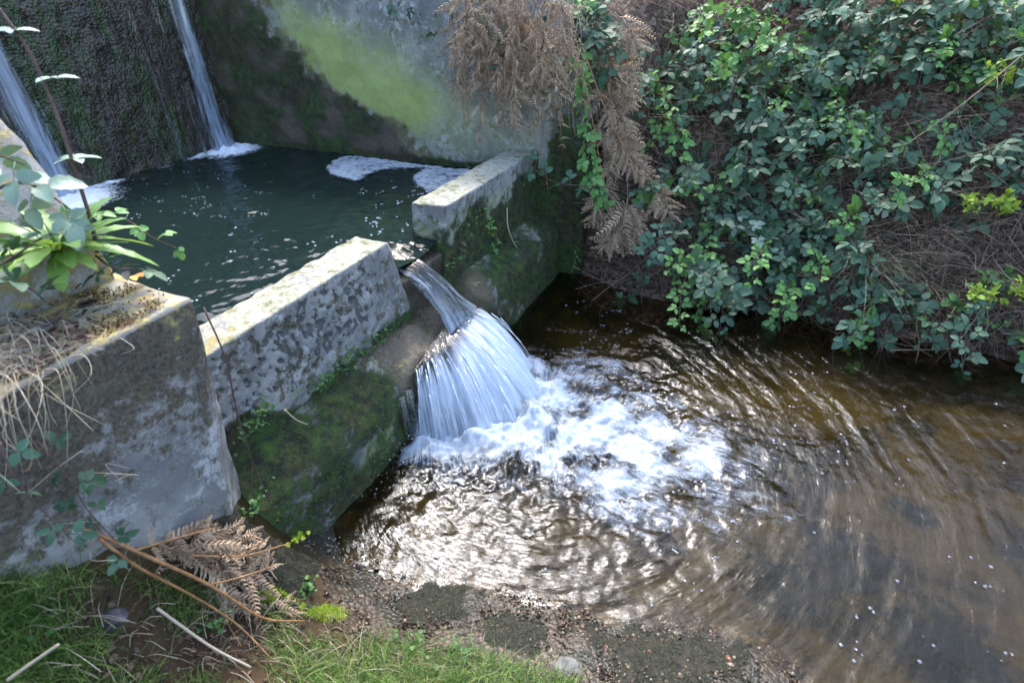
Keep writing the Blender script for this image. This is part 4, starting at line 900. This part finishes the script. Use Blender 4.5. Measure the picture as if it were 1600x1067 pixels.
twig('curved bare twig arching under the top edge', [bu(1300, 60, .15), bu(1400, 30, .22), bu(1500, 35, .22), bu(1605, 70, .2)], .004, .002)
twig('thin twig crossing the upper right shade', [bu(1610, 20, .2), bu(1540, 60, .25), bu(1440, 110, .2), bu(1330, 150, .1)], .003, .001)
twig('bare twig dipping from the bank foot into the water', [bu(1245, 440, .08), hz(1310, 490, .05), hz(1360, 525, .02), hz(1440, 545, .01)], .004, .002, 'twig', 4)
twig('bare twig lying along the waterline at right', [hz(1390, 547, .012), hz(1480, 545, .015), hz(1550, 535, .02), bu(1610, 515, .05)], .004, .002)
twig('dead twig leaning into the water below the dead fern', [bu(1050, 375, .1), hz(985, 425, .08), hz(950, 450, .03), hz(925, 470, .0)], .0035, .0015)
twig('bare twig standing up from the lower right waterside', [hz(1505, 545, .0), bu(1505, 480, .1), bu(1510, 420, .15), bu(1530, 370, .2)], .003, .001)
twig('bare twig slanting through the low lime sprigs', [hz(1540, 540, .02), bu(1590, 440, .15), bu(1620, 390, .2)], .003, .0015)
twig('pale crooked root hanging on the right weir wall', [hn(792, 325, NW+.02), hn(795, 360, NW+.04), hn(812, 392, NW+.05), hn(838, 398, NW+.04), hn(845, 385, NW+.03)], .0035, .0015, 'straw')
twig('thin dead stem trailing down the weir wall beside the pier', [hn(318, 480, -.70), hn(352, 560, -.67), hn(372, 650, -.66), hn(395, 720, -.655), hn(430, 800, -.65), hn(455, 835, -.65)], .0022, .001, 'cane', 3)
twig('pale thin twig caught on the weir ledge', [hn(445, 640, -.68), hn(462, 655, -.675), hn(480, 663, -.67)], .002, .001, 'straw', 0)
for i, (x0, y0, x1, y1, x2, y2, lab) in enumerate([(728, -30, 727, 100, 733, 195, 'left'), (815, -20, 795, 60, 785, 190, 'middle'), (748, -30, 752, 60, 765, 120, 'short'), (900, 80, 922, 170, 945, 300, 'right'), (905, 60, 950, 180, 1010, 300, 'long right')]):
    twig(f'{lab} tan bracken stalk hanging in front of the brown bracken', [hu(x0, y0, 1.70), hu(x1, y1, 1.68), hu(x2, y2, 1.68)], .0028, .0015, 'brown', 1, 'bracken_stalk')
# long brown stem in the foreground
root = empty('fallen_branch', hz(-30, 757, .52), 'long brown fallen stem with forking branches across the near grass', 'stem')
def stem(pts, r0, r1, mat='brown', nm='branch'):
    mb = MB(); mb.tube(bez(pts, 24), r0, r1, 7); return mb.build(nm, M[mat], root)
stem([hz(-30, 757, .52), hz(100, 812, .45), hz(210, 860, .385), hz(330, 915, .29), hz(410, 965, .19), hz(475, 970, .13)], .0056, .0026, 'brown', 'main_stem')
stem([hz(155, 842, .42), hz(220, 888, .36), hz(300, 930, .28), hz(370, 975, .21), hz(425, 1030, .155)], .0038, .0020)
stem([hz(210, 860, .385), hz(270, 842, .38), hz(338, 824, .36)], .0028, .0014); stem([hz(330, 913, .29), hz(380, 900, .28), hz(428, 884, .26)], .0022, .0012); stem([hz(300, 868, .33), hz(380, 868, .27), hz(440, 852, .24), hz(455, 848, .23)], .0024, .0010)
stem([hz(355, 970, .225), hz(362, 985, .20), hz(378, 1010, .18)], .002, .001)
twig('short pale cut stick lying in the grass at lower left', [hz(12, 1062, .40), hz(50, 1035, .41), hz(92, 1006, .42)], .0032, .0026, 'straw', 0, 'stick')
twig('bleached stick lying in the bottom grass', [hz(245, 950, .31), hz(330, 1010, .24), hz(392, 1042, .20)], .0034, .0026, 'straw', 0, 'stick')

# ---- tangle of dead stems, litter and bank grass (beyond counting)
mb = MB()
for k in range(3800):
    px, py = (rng.uniform(930, 1640), rng.uniform(-30, 530)) if k < 2200 else (rng.uniform(1230, 1640), rng.uniform(190, 520))
    if py > 470+.12*(px-1000): continue
    P = hit_bank(px, py); nm = bank_normal(P); d = (Vector((NX, NY, 0))*rng.normal()+OUT*rng.uniform(0, .8)+Vector((0, 0, rng.normal()*.7))+nm*.25).normalized(); L = rng.uniform(.08, .36)
    p0 = P+np.array(nm)*rng.uniform(-.01, .09); p2 = p0+np.array(d)*L+np.array([0, 0, -.25*L*rng.random()]); p1 = (p0+p2)/2+np.array(nm)*rng.uniform(0, .05)+rng.normal(size=3)*.012
    mb.tube(bez([p0, p1, p2], 6), rng.uniform(.0008, .0023), .0007, 3)
for k in range(260):                        # roots and stems hanging to the water
    px = rng.uniform(1000, 1600); py = np.interp(px, [1000, 1250, 1450, 1600], [420, 445, 480, 500])+rng.uniform(-20, 20)
    P = bu(px, py, rng.uniform(.01, .08)); q = P+np.array([rng.normal()*.04, -rng.uniform(.02, .10), -rng.uniform(.08, .2)]); q[2] = max(q[2], -.01)
    mb.tube(bez([P, (P+q)/2+np.array([0, -.03, .02])+rng.normal(size=3)*.012, q], 6), .0014, .0007, 3)
o = mb.build('dead_stem_tangle', M['tangle']); tag(o, 'tangle of thin dead stems over the brown bank', 'undergrowth', kind='stuff')
mb = MB()
def litter_leaf(P, nm, L):
    V, F = leaflet(L, L*.38, rng.uniform(-.3, .6), rng.uniform(-.3, .5), 4, 0)
    Mx = frame(P, rv(1)-nm*.2, nm+rv(.4)); mb.add([tuple(Mx @ Vector(v)) for v in V], F)
for k in range(2600):
    px, py = rng.uniform(1000, 1640), rng.uniform(-30, 520)
    if py > 455+.13*(px-1000): continue
    P = hit_bank(px, py); nm = bank_normal(P); litter_leaf(P+np.array(nm)*rng.uniform(0, .025), nm, rng.uniform(.012, .034))
for k in range(520):
    px, py = rng.uniform(0, 620), rng.uniform(930, 1067); z = .2
    if px > 430 and py < 985: continue
    for _ in range(7): P = hz(px, py, z); z = .5*z+.5*float(zg(P[0]/S, P[1]/S))
    P[2] = S*z+rng.uniform(.0, .02); litter_leaf(P, Vector((0, 0, 1)), rng.uniform(.006, .017))
o = mb.build('leaf_litter', M['litter']); tag(o, 'dead brown leaves scattered over the banks', 'leaf litter', kind='stuff')
def blade(mb, P, d, L, w, bend, seg=3):
    d = Vector(d).normalized(); side = d.cross(Vector((0, 0, 1)))+rv(.2); side.normalize(); h = Vector((d.x, d.y, 0))+rv(.3); h.z = 0; V = []
    for i in range(seg+1):
        t = i/seg; c = Vector(P)+d*L*t+h*bend*L*t*t-Vector((0, 0, 1))*bend*L*.6*t**3; ww = w*(1-t)**.7*.5 if i < seg else 0
        V += [tuple(c-side*ww), tuple(c+side*ww)] if i < seg else [tuple(c)]
    F = [[2*i, 2*i+1, 2*i+3, 2*i+2] for i in range(seg-1)]+[[2*seg-2, 2*seg-1, 2*seg]]; mb.add(V, F)
def tussock(label, px, py, n, Lr, mats, spread, name='grass_tussock', P=None):
    P = bu(px, py, .0) if P is None else P; root = empty(name, P, label, 'grass')
    for nm, mt, frac in mats:
        mb = MB()
        for k in range(int(n*frac)):
            q = P+rng.normal(size=3)*np.array([spread, spread*.6, spread*.4]); blade(mb, q, Vector((rng.normal()*.6, -.35+rng.normal()*.4, .8)), rng.uniform(*Lr), rng.uniform(.002, .0045), rng.uniform(.2, 1.1), 5)
        mb.build(nm, M[mt], root)
tussock('grass tussock with green and straw blades hanging over the water', 1345, 420, 260, (.14, .32), [('green_blades', 'grass', .5), ('dry_blades', 'straw', .6)], .05)
tussock('small grass tuft at the waterside near the lime sprigs', 1455, 455, 50, (.12, .24), [('green_blades', 'grass', .8), ('dry_blades', 'straw', .2)], .05)

# ================================================================ NEAR LEFT: plants on the pier and the grass in front
PZ = PT
def gpt(px, py):
    z = .2
    for _ in range(8): P = hz(px, py, z); z = .5*z+.5*float(zg(P[0]/S, P[1]/S))
    P = hz(px, py, z); return P, z
# rosette
def rosette_leaf(seed):
    r = np.random.default_rng(seed); V, F = leaflet(.125, .019, .25, r.uniform(.3, .7), 12, .14, 1.45, .10); mb = MB(); mb.add(V, F); mb.tube([(0, 0, .001), (.05, 0, -.0005), (.10, 0, -.02)], .0022, .0008, 4); return mb.mesh('leaf', M['rosette'])
ROS = [rosette_leaf(i) for i in range(5)]
c = hn(95, 392, -.775); root = empty('leafy_rosette', c, 'bright green leafy rosette with toothed strap leaves on top of the pier', 'plant')
for k in range(34):
    a = k*2.399; ring = k/34; el = .95-.95*ring+rng.normal()*.08; d = Vector((math.cos(a)*math.cos(el), math.sin(a)*math.cos(el), math.sin(el)))
    link('leaf', ROS[k % 5], root, frame(c+np.array([d.x, d.y, 0])*.008, d, Vector((0, 0, 1))+Vector((-d.x, -d.y, 0))*.2+rv(.12), rng.uniform(.7, 1.15)))
# tall bramble shoot
PALE1 = [small_leaf_mesh(M['pale'], L, L*.26, i) for i, L in enumerate((.042, .036, .046))]; up = Vector((-.15, -.2, 1))
pts = [hd(152, 395, 1.12), hd(143, 350, 1.10), hd(125, 290, 1.07), hd(100, 212, 1.03), hd(70, 132, 1.0), hd(40, 72, .97), hd(-8, 5, .94)]
root = empty('bramble_shoot', pts[0], 'tall purple bramble stem with pale leaves rising before the dam', 'bramble'); path = bez(pts, 36); mb = MB(); mb.tube(path, .0040, .0026, 7); mb.build('stem', M['cane'], root)
for i in range(2, len(path)-1):
    T = Vector(path[i+1]-path[i]).normalized(); d = T.cross(rv(1)).normalized(); mb = MB(); mb.tube([path[i], path[i]+np.array(d)*.006+np.array([0, 0, -.002])], .0012, .0002, 4); mb.build('thorn', M['cane'], root)
for px, py, dep, n, sc in [(120, 248, 1.05, 5, 1.0), (86, 122, 1.0, 3, .9), (22, 48, .96, 4, .9)]:
    b = Vector(hd(px, py, dep))
    for k in range(n):
        a = k*2*math.pi/n+.4; d = Vector((math.cos(a), math.sin(a)*.8, .12)); V = None
        link('leaf', PALE1[k % 3], root, frame(b, d, up+rv(.2), sc))
# brambles over the pier top
def pshoot(label, pts, mat, step, size, r=.0026, face=up, nme='bramble_shoot'):
    root = empty(nme, pts[0], label, 'bramble'); path = bez(pts, 24); mb = MB(); mb.tube(path, r, r*.5, 6); mb.build('stem', M['cane'], root); leaves_on(path, root, LEAF[mat], step, size, face, .05)
pshoot('trailing bramble shoot reaching over the pool from the pier', [hd(95, 350, 1.08), hd(150, 335, 1.14), hd(200, 345, 1.2), hd(240, 372, 1.25), hd(278, 388, 1.3)], 'fresh', .045, (.5, .75))
pshoot('pale bramble shoot leaning over the rosette from the left edge', [hd(-15, 300, .92), hd(30, 285, .96), hd(70, 300, 1.0), hd(120, 335, 1.04)], 'pale', .035, (.75, 1.0))
pshoot('bluish bramble shoot low at the left edge of the pier', [hd(-10, 420, .96), hd(30, 395, .98), hd(70, 370, 1.01), hd(110, 360, 1.04)], 'dark', .03, (.6, .9))
pshoot('bramble shoot drooping in front of the rosette', [hd(150, 400, 1.10), hd(170, 415, 1.09), hd(190, 420, 1.10), hd(215, 418, 1.14)], 'dark', .035, (.5, .7))
pshoot('pale bramble leaves at the far left above the rosette', [hd(-20, 240, .92), hd(5, 245, .94), hd(40, 258, .96)], 'pale', .03, (.7, .9))
pshoot('small bramble shoot hanging at the left edge above the straw', [hd(-20, 450, .93), hd(10, 440, .95), hd(45, 450, .97), hd(70, 470, .99)], 'dark', .03, (.6, .8))
pshoot('dark bramble trailing down the face of the pier', [hn(60, 690, -.64), hn(105, 745, -.63), hn(140, 800, -.625), hn(185, 850, -.62), hn(205, 880, -.615)], 'dark', .04, (.4, .65), .0015, Vector((.5, -.6, .6)))
pshoot('dark bramble at the left edge of the pier face', [hn(0, 690, -.62), hn(20, 740, -.61), hn(60, 790, -.61), hn(120, 850, -.61)], 'dark', .05, (.4, .6), .0015, Vector((.5, -.6, .6)))
# orange and fallen leaves on the pier
def loose_leaf(label, P, L, mat, nrm=(0, 0, 1), w=.4):
    V, F = leaflet(L, L*w, .3, .15, 6, .03); o = link('fallen_leaf', make_mesh('fallen_leaf', V, F, mat), None, frame(P, rv(1)*Vector((1, 1, .1)), Vector(nrm)+rv(.15))); tag(o, label, 'leaf')
orange = m_plain('orange_leaf', (.45, .12, .02), (.62, .30, .03), 30, .5, .3); purple = m_plain('brown_dead_leaf', (.05, .03, .022), (.13, .085, .065), 40, .7, .3)
loose_leaf('orange leaf at the pool-side corner of the pier top', hz(224, 432, PZ+.010), .026, orange); loose_leaf('yellow-orange leaf beside the orange leaf on the pier', hz(206, 431, PZ+.012), .026, m_plain('yellow_leaf', (.5, .25, .03), (.6, .4, .05), 30, .5, .3))
loose_leaf('grey-brown dead leaf lying on the mossy pier top', hz(158, 467, PZ+.008), .05, purple); loose_leaf('small brown dead leaf near the straw on the pier', hz(128, 512, PZ+.008), .035, purple)
loose_leaf('pale grey leaf on the pier beside the straw', hz(75, 500, PZ+.01), .045, M['palegrey']); loose_leaf('narrow pale leaf at the back edge of the pier', hz(196, 424, PZ+.02), .045, M['palegrey'], w=.2)
for px, py, lab in [(60, 1012, 'brown dead leaf in the grass at lower left'), (165, 1020, 'curled brown leaf below the dark stone'), (240, 1040, 'pale dead leaf at the bottom edge'), (450, 1000, 'brown dead leaf by the moss cushion')]:
    P, z = gpt(px, py); P[2] += .006; loose_leaf(lab, P, .020, purple)
# moss, litter and straw on the pier top
mb = MB()
for k in range(14000):
    px, py = rng.uniform(0, 310), rng.uniform(400, 600); P = hz(px, py, PZ); u, n, z = toun(P)
    if n > -.672 or u > .375 or rng.random() > .95*float(sst(-.25, .3, pn(P, 11, 300)+.5*pn(P, 27, 301))): continue
    L = rng.uniform(.004, .010); blade(mb, P+np.array([0, 0, .002]), Vector((rng.normal()*.5, rng.normal()*.5, 1)), L, .004, .3, 2)
brownmoss = m_island('rusty_moss', [(0, (.05, .022, .010)), (.5, (.15, .075, .028)), (.8, (.24, .15, .045)), (1, (.30, .30, .08))], .9)
o = mb.build('pier_moss', brownmoss, pier); tag(o, kind='stuff')
mb = MB()
for k in range(420):
    px, py = rng.uniform(-20, 150), rng.uniform(390, 590); P = hz(px, py, PZ); u, n, z = toun(P)
    if n > -.665: continue
    P = P+np.array([0, 0, rng.uniform(.003, .03)]); V, F = leaflet(rng.uniform(.008, .022), .004, .3, .2, 4, 0); Mx = frame(P, rv(1)*Vector((1, 1, .3)), Vector((0, 0, 1))+rv(.5)); mb.add([tuple(Mx @ Vector(v)) for v in V], F)
o = mb.build('pier_litter', M['litter']); tag(o, 'dead leaf scraps on top of the concrete pier', 'leaf litter', kind='stuff')
mb = MB()
for k in range(85):
    px, py = rng.uniform(-40, 95), rng.uniform(500, 610); P = hz(px, py, PZ+.005); P[2] += rng.uniform(0, .03)
    d1 = Vector((rng.normal()*.9+.3, -.5+rng.normal()*.5, rng.uniform(-.1, .7))).normalized(); L = rng.uniform(.06, .17)
    p1 = P+np.array(d1)*L*.5; p2 = P+np.array(d1)*L*.8+np.array([rng.normal()*.03, -.03, -rng.uniform(.02, .09)]); p3 = p2+np.array([rng.normal()*.03, -.02, -rng.uniform(.0, .10)])
    mb.tube(bez([P, p1, p2, p3], 12), .0008, .0005, 3)
for k in range(150):
    px, py = rng.uniform(-30, 150), rng.uniform(480, 600); P = hz(px, py, PZ+.004); u, n, z = toun(P)
    if n > -.66: continue
    P[2] += rng.uniform(.002, .02); d1 = np.array([rng.normal(), rng.normal()*.6, rng.normal()*.08]); d1 /= np.linalg.norm(d1); L = rng.uniform(.03, .09)
    mb.tube(bez([P, P+d1*L*.5+rng.normal(size=3)*.008, P+d1*L], 8), .0008, .0005, 3)
c0 = hz(40, 540, PZ); root = empty('dry_grass_tuft', c0, 'pale curling dry grass draped over the left edge of the pier', 'grass'); mb.build('dry_blades', M['straw'], root)
for k in range(12):
    px, py = rng.uniform(20, 210), rng.uniform(700, 900); P = hn(px, py, -.645); q = P+np.array([rng.uniform(-.08, .12), -rng.uniform(.02, .08), rng.uniform(-.08, .10)])
    mb = MB(); mb.tube(bez([P, (P+q)/2+rng.normal(size=3)*.015, q], 8), .0011, .0006, 4); mb.build('straw_blade', M['straw'], root)
# left bank behind the pier top (soil under the plants)
g = np.meshgrid(np.linspace(-1.3, .20, 50), np.linspace(-.82, -.70, 14), indexing='ij'); zz = PZ-.004+.05*sst(-.705, -.79, g[1])*sst(.20, .0, g[0])+.01*fbm(WA(g[0], g[1], 0), 9, 3, 310)
o = solid('pier_soil', WA(g[0], g[1], zz).reshape(-1, 3), gridF(*g[0].shape), M['bank'], pier)
# ---- moss and weeds on the weir
mb = MB(); Vf, nf, mf = FOOT; idx = rng.choice(len(Vf), 26000)
for i in idx:
    u, n, z = toun(Vf[i])
    if z < .01 or n < -.79 or (n < NW and z > .2) or rng.random() > max(mf[i], 0)*1.0*(.35+.9*float(sst(-.25, .35, pn(Vf[i], 7, 320)))): continue
    L = rng.uniform(.004, .010); blade(mb, Vf[i]+rng.normal(size=3)*.004, Vector(nf[i])*1.0+Vector((0, 0, .4))+rv(.5), L, .004, .5, 2)
o = mb.build('moss', M['moss'], weir); tag(o, kind='stuff')
LF = leaflet(.010, .0045, .2, .2, 4, 0)
def weed(label, px, py, n, sx, sy, nplane=NW+.012, size=1.0, mat='weed'):
    root = empty('wall_weed', hn(px, py, nplane), label, 'plant'); mb = MB(); ms = MB()
    for k in range(n):
        t = rng.normal(); P = hn(px+t*sx, py-t*sy*.65+rng.normal()*sy*.5, nplane+rng.uniform(0, .018)); f = Vector((NX, NY, .9))+rv(.4)
        Mx = frame(P, rv(1)+Vector((0, 0, .3)), f, size*rng.uniform(.7, 1.5)); mb.add([tuple(Mx @ Vector(v)) for v in LF[0]], LF[1])
        if k % 3 == 0: ms.tube([P, P-np.array(f.normalized())*.02], .0006, .0006, 3)
    mb.build('leaves', M[mat], root); ms.build('stems', M[mat], root)
weed('bright creeping weed along the weir ledge near the middle', 545, 560, 70, 20, 18); weed('leafy weed on the weir ledge right of the pier', 505, 598, 90, 18, 16); weed('small weed at the weir ledge below the notch corner', 600, 520, 45, 14, 14)
weed('leafy weed in the corner between pier and weir', 400, 660, 90, 16, 22, NW+.03); weed('tiny weed low on the mossy weir face', 395, 790, 40, 10, 16, -.665); weed('weed sprouting at the foot of the right wall end', 905, 400, 60, 7, 14, -.60, 1.2)
weed('small green weed on the end of the right weir wall', 715, 405, 40, 8, 12, NW+.012); weed('small bright sprig at the stream edge below the weir', 468, 840, 14, 8, 5, -.63, 1.3, 'brightmoss'); weed('weeds on the upper face of the right weir wall', 735, 350, 26, 10, 16, NW+.012)
# ---- foreground grass, moss and stones
mb = MB(); ndone = 0
gx = np.random.default_rng(50)
pts = []
for k in range(17000):
    px, py = gx.uniform(-60, 900), gx.uniform(880, 1120); pts.append((px, py))
pts = np.array(pts)
low = np.interp(pts[:, 0], [-60, 0, 200, 330, 430, 520, 620, 760, 900], [900, 905, 890, 925, 945, 985, 1003, 1018, 1060]); pts = pts[pts[:, 1] > low]
zc = np.full(len(pts), .2); RR = np.array([ray(x, y) for x, y in pts])
for _ in range(8): P = CAM+RR*((zc-1)*S/RR[:, 2])[:, None]; zc = .5*zc+.5*zg(P[:, 0]/S, P[:, 1]/S)
dens = fbm(P, 5, 3, 330)
thin = sst(330, 400, pts[:, 0])*sst(600, 540, pts[:, 0])*.35-.15
for i in range(len(P)):
    if dens[i] < -.26+gx.random()*.55+thin[i]-.22*(pts[i, 0] > 600): continue
    for _ in range(2):
        L = gx.uniform(.018, .09)*(1.0 if pts[i, 0] < 600 else .85)
        blade(mb, P[i]+np.array([gx.normal()*.008, gx.normal()*.008, -.004]), Vector((gx.normal()*.45, -.1+gx.normal()*.45, 1)), L, gx.uniform(.0012, .0026), gx.uniform(.1, .9), 4)
o = mb.build('bank_grass', M['grass']); tag(o, 'short green grass covering the near bank', 'grass', kind='stuff')
mb = MB(); mf = MB()
for k in range(190):
    px, py = gx.uniform(0, 760), gx.uniform(930, 1062)
    if py < np.interp(px, [0, 430, 560, 760], [930, 950, 990, 1025]): continue
    Pp_, z = gpt(px, py); d = Vector((gx.normal(), gx.normal()*.5, gx.uniform(.05, .5))).normalized(); L = gx.uniform(.03, .12)
    mb.tube(bez([Pp_+np.array([0, 0, .01]), Pp_+np.array(d)*L*.5+np.array([0, 0, .02]), Pp_+np.array(d)*L], 8), .0009, .0006, 3)
for k in range(700):
    px, py = gx.uniform(300, 680), gx.uniform(920, 1045)
    if py < np.interp(px, [300, 430, 560, 680], [930, 935, 980, 1005]): continue
    Pp_, z = gpt(px, py); d = Vector((gx.normal(), gx.normal()*.6, gx.uniform(-.1, .4))).normalized(); L = gx.uniform(.01, .05)
    mf.tube(bez([Pp_+np.array([0, 0, .006]), Pp_+np.array(d)*L*.5+np.array([gx.normal()*.006, 0, .012]), Pp_+np.array(d)*L], 5), gx.uniform(.0006, .0015), .0005, 3)
o = mf.build('dead_debris', M['tangle']); tag(o, 'brown dead stems and fern crumbs between grass and gravel', 'debris', kind='stuff')
o = mb.build('dry_stalks', M['straw']); tag(o, 'dry straw stalks lying in the near grass', 'straw', kind='stuff')
for k, (px, py) in enumerate([(130, 1000), (60, 960), (300, 1000), (210, 985)]):
    pass
def stone(name, label, px, py, size, mat, seed, cat='stone', parent=None, sink=.4):
    P, z = gpt(px, py); bm = bmesh.new(); bmesh.ops.create_icosphere(bm, subdivisions=4, radius=1)
    V = np.array([v.co for v in bm.verts]); V = V*(1+.22*fbm(V, 1.1, 4, seed))[:, None]*np.array(size); F = [[v.index for v in f.verts] for f in bm.faces]; bm.free()
    o = link(name, make_mesh(name, V, F, mat), parent, Matrix.Translation(Vector(P)+Vector((0, 0, size[2]*(1-sink))))); tag(o, label, cat); return o, P
stone('stone', 'dark purplish stone half hidden in the grass', 178, 972, (.030, .022, .020), M['stone'], 400); stone('stone', 'pale flat shape standing for a white puddle at the grass edge', 885, 1042, (.035, .024, .005), M['palegrey'], 401)  # the pale flat one stands in for a bright reflecting puddle
stone('stone', 'dark wet stone in the stream corner under the dead fern', 930, 418, (.05, .05, .05), M['stone'], 402)
def cushion(label, px, py, size, n, mat, seed):
    o, P = stone('moss_cushion', label, px, py, size, M['algaerock'] if mat == 'moss' else M['brightmoss'], seed, 'moss', None, .72 if mat == 'moss' else .4); mb = MB(); r = np.random.default_rng(seed); V = np.array([v.co for v in o.data.vertices]); V = V[V[:, 2] > -.3*size[2]]
    for i in r.choice(len(V), n*(3 if mat == 'moss' else 1)):
        nr_ = Vector(V[i]/np.array(size)**2).normalized(); blade(mb, V[i]+r.normal(size=3)*.002, nr_+rv(.5), r.uniform(.003, .008), .003, .4, 2)
    t = link('tufts', mb.mesh('tufts', M[mat]), None); t.parent = o; tag(t, kind='stuff')


def algae_mat(label, px, py, rx, ry, n, seed, name='algae_mat', mt='algaerock', tf='algae', hb=.011):
    c, _ = gpt(px, py); r = np.random.default_rng(seed); k = 46; X, Y = np.meshgrid(np.linspace(-1.3, 1.3, k), np.linspace(-1.3, 1.3, k), indexing='ij')
    def hgt(x, y):
        p = np.stack([c[0]+x*rx, c[1]+y*ry, 0*x], -1); rr = np.hypot(x, y)*(1+.9*fbm(p, 11, 4, seed)); b = np.clip(1-rr**2, -1, 1)
        return p, S*zg(p[..., 0]/S, p[..., 1]/S)+np.where(b > 0, .0+hb*b**.6, .02*b)-.002+.006*fbm(p, 22, 3, seed+1)*(b > 0), b
    p, z, b = hgt(X, Y); p[..., 2] = z; root = tag(link(name, make_mesh(name, p.reshape(-1, 3)-c, gridF(k, k), M[mt]), None, Matrix.Translation(Vector(c))), label, 'moss')
    x, y = r.uniform(-1.2, 1.2, n), r.uniform(-1.2, 1.2, n); q, z, b = hgt(x, y); q[:, 2] = z; mb = MB(); dd = fbm(q, 16, 3, seed+5)
    for i in range(n):
        if b[i] < .02 or dd[i] < -.3+.5*r.random(): continue
        blade(mb, q[i]-c, Vector((r.normal()*.8, r.normal()*.8, .7)), r.uniform(.003, .009), .0028, .6, 2)
    t = link('tufts', mb.mesh('tufts', M[tf])); t.parent = root; tag(t, kind='stuff')
algae_mat('dark algae mat on the gravel nearest the moss cushions', 690, 935, .11, .075, 9000, 412); algae_mat('wide dark algae mat at the bottom of the stream edge', 1070, 1020, .21, .10, 16000, 413)
algae_mat('bright yellow-green moss cushion at the edge of the wet gravel', 495, 955, .060, .022, 9000, 416, 'moss_cushion', 'algaerock', 'brightmoss', .012); algae_mat('dull green moss cushion under the dead bracken', 428, 935, .05, .02, 3500, 417, 'moss_cushion', 'algaerock', 'brightmoss', .012)
algae_mat('dark mossy soil mat in the corner between pier and weir foot', 425, 868, .09, .075, 7000, 418)
algae_mat('middle dark algae mat between grass and water', 815, 988, .12, .06, 8000, 414); algae_mat('small dark algae mat under the weir corner', 520, 845, .09, .05, 4000, 415)
# small leafy weeds in the grass
for k, (px, py, lab) in enumerate([(320, 985, 'light green leafy weed in the near grass'), (480, 925, 'leafy weed beside the bright moss cushion'), (720, 1020, 'small weed at the sunny grass edge'), (60, 985, 'leafy weed at the lower left'), (640, 1010, 'low weed where the grass meets the gravel')]):
    P, z = gpt(px, py); root = empty('leafy_weed', P, lab, 'plant'); mb = MB(); ms = MB()
    for j in range(26):
        q = P+np.array([gx.normal()*.022, gx.normal()*.018, gx.uniform(.005, .035)]); Mx = frame(q, rv(1)*Vector((1, 1, .2)), Vector((0, -.2, 1))+rv(.3), gx.uniform(.8, 1.6)); mb.add([tuple(Mx @ Vector(v)) for v in LF[0]], LF[1]); ms.tube([P, q], .0006, .0005, 3)
    mb.build('leaves', M['weed'], root); ms.build('stems', M['weed'], root)
for px, py, lab, L in [(150, 1040, 'broad grass blade at the bottom left', .10), (70, 1020, 'broad curved blade at lower left', .09), (45, 905, 'single broad leaf standing at the left edge', .06)]:
    P, z = gpt(px, py); mb = MB(); blade(mb, P, Vector((.5, -.2, .7)), L, .010, .5, 7); o = mb.build('broad_blade', M['grass']); tag(o, lab, 'grass')
# ---- gravel
mb = MB(); flecks(mb, 220, 470, 640, 840, 945, .0015, .004, .012, 2)
o = mb.build('edge_bubbles', M['bubble']); tag(o, 'tiny bubbles on the wet slab below the weir corner', 'bubbles', kind='stuff')
mb = MB(); r = np.random.default_rng(60)
ico = [(0, 0, 1), (.89, 0, .45), (.28, .85, .45), (-.72, .53, .45), (-.72, -.53, .45), (.28, -.85, .45), (.72, .53, -.45), (-.28, .85, -.45), (-.89, 0, -.45), (-.28, -.85, -.45), (.72, -.53, -.45), (0, 0, -1)]
icf = [[0, 1, 2], [0, 2, 3], [0, 3, 4], [0, 4, 5], [0, 5, 1], [1, 6, 2], [2, 7, 3], [3, 8, 4], [4, 9, 5], [5, 10, 1], [2, 6, 7], [3, 7, 8], [4, 8, 9], [5, 9, 10], [1, 10, 6]]
ico = np.array(ico)
gp = np.stack([r.uniform(430, 1260, 15000), r.uniform(800, 1067, 15000)], -1); zc = np.full(len(gp), .0); RR = np.array([ray(x, y) for x, y in gp])
for _ in range(8): P = CAM+RR*((zc-1)*S/RR[:, 2])[:, None]; zc = .5*zc+.5*zg(P[:, 0]/S, P[:, 1]/S)
dn_ = fbm(P, 8, 3, 340)
for i in range(len(P)):
    if not (-.010 < zc[i] < .07) or dn_[i] < -.35+r.random()*.55: continue
    s_ = r.uniform(.0015, .005)*(2.2 if r.random() < .07 else 1); R_ = Quaternion(r.normal(size=4)).normalized().to_matrix(); V = ico*np.array([s_*r.uniform(.8, 1.4), s_, s_*r.uniform(.5, .8)]) @ np.array(R_).T
    mb.add(V+P[i]+np.array([0, 0, r.uniform(0, .006)]), icf)
o = mb.build('gravel', M['pebble']); tag(o, 'wet brown and orange gravel along the near stream edge', 'gravel', kind='stuff')
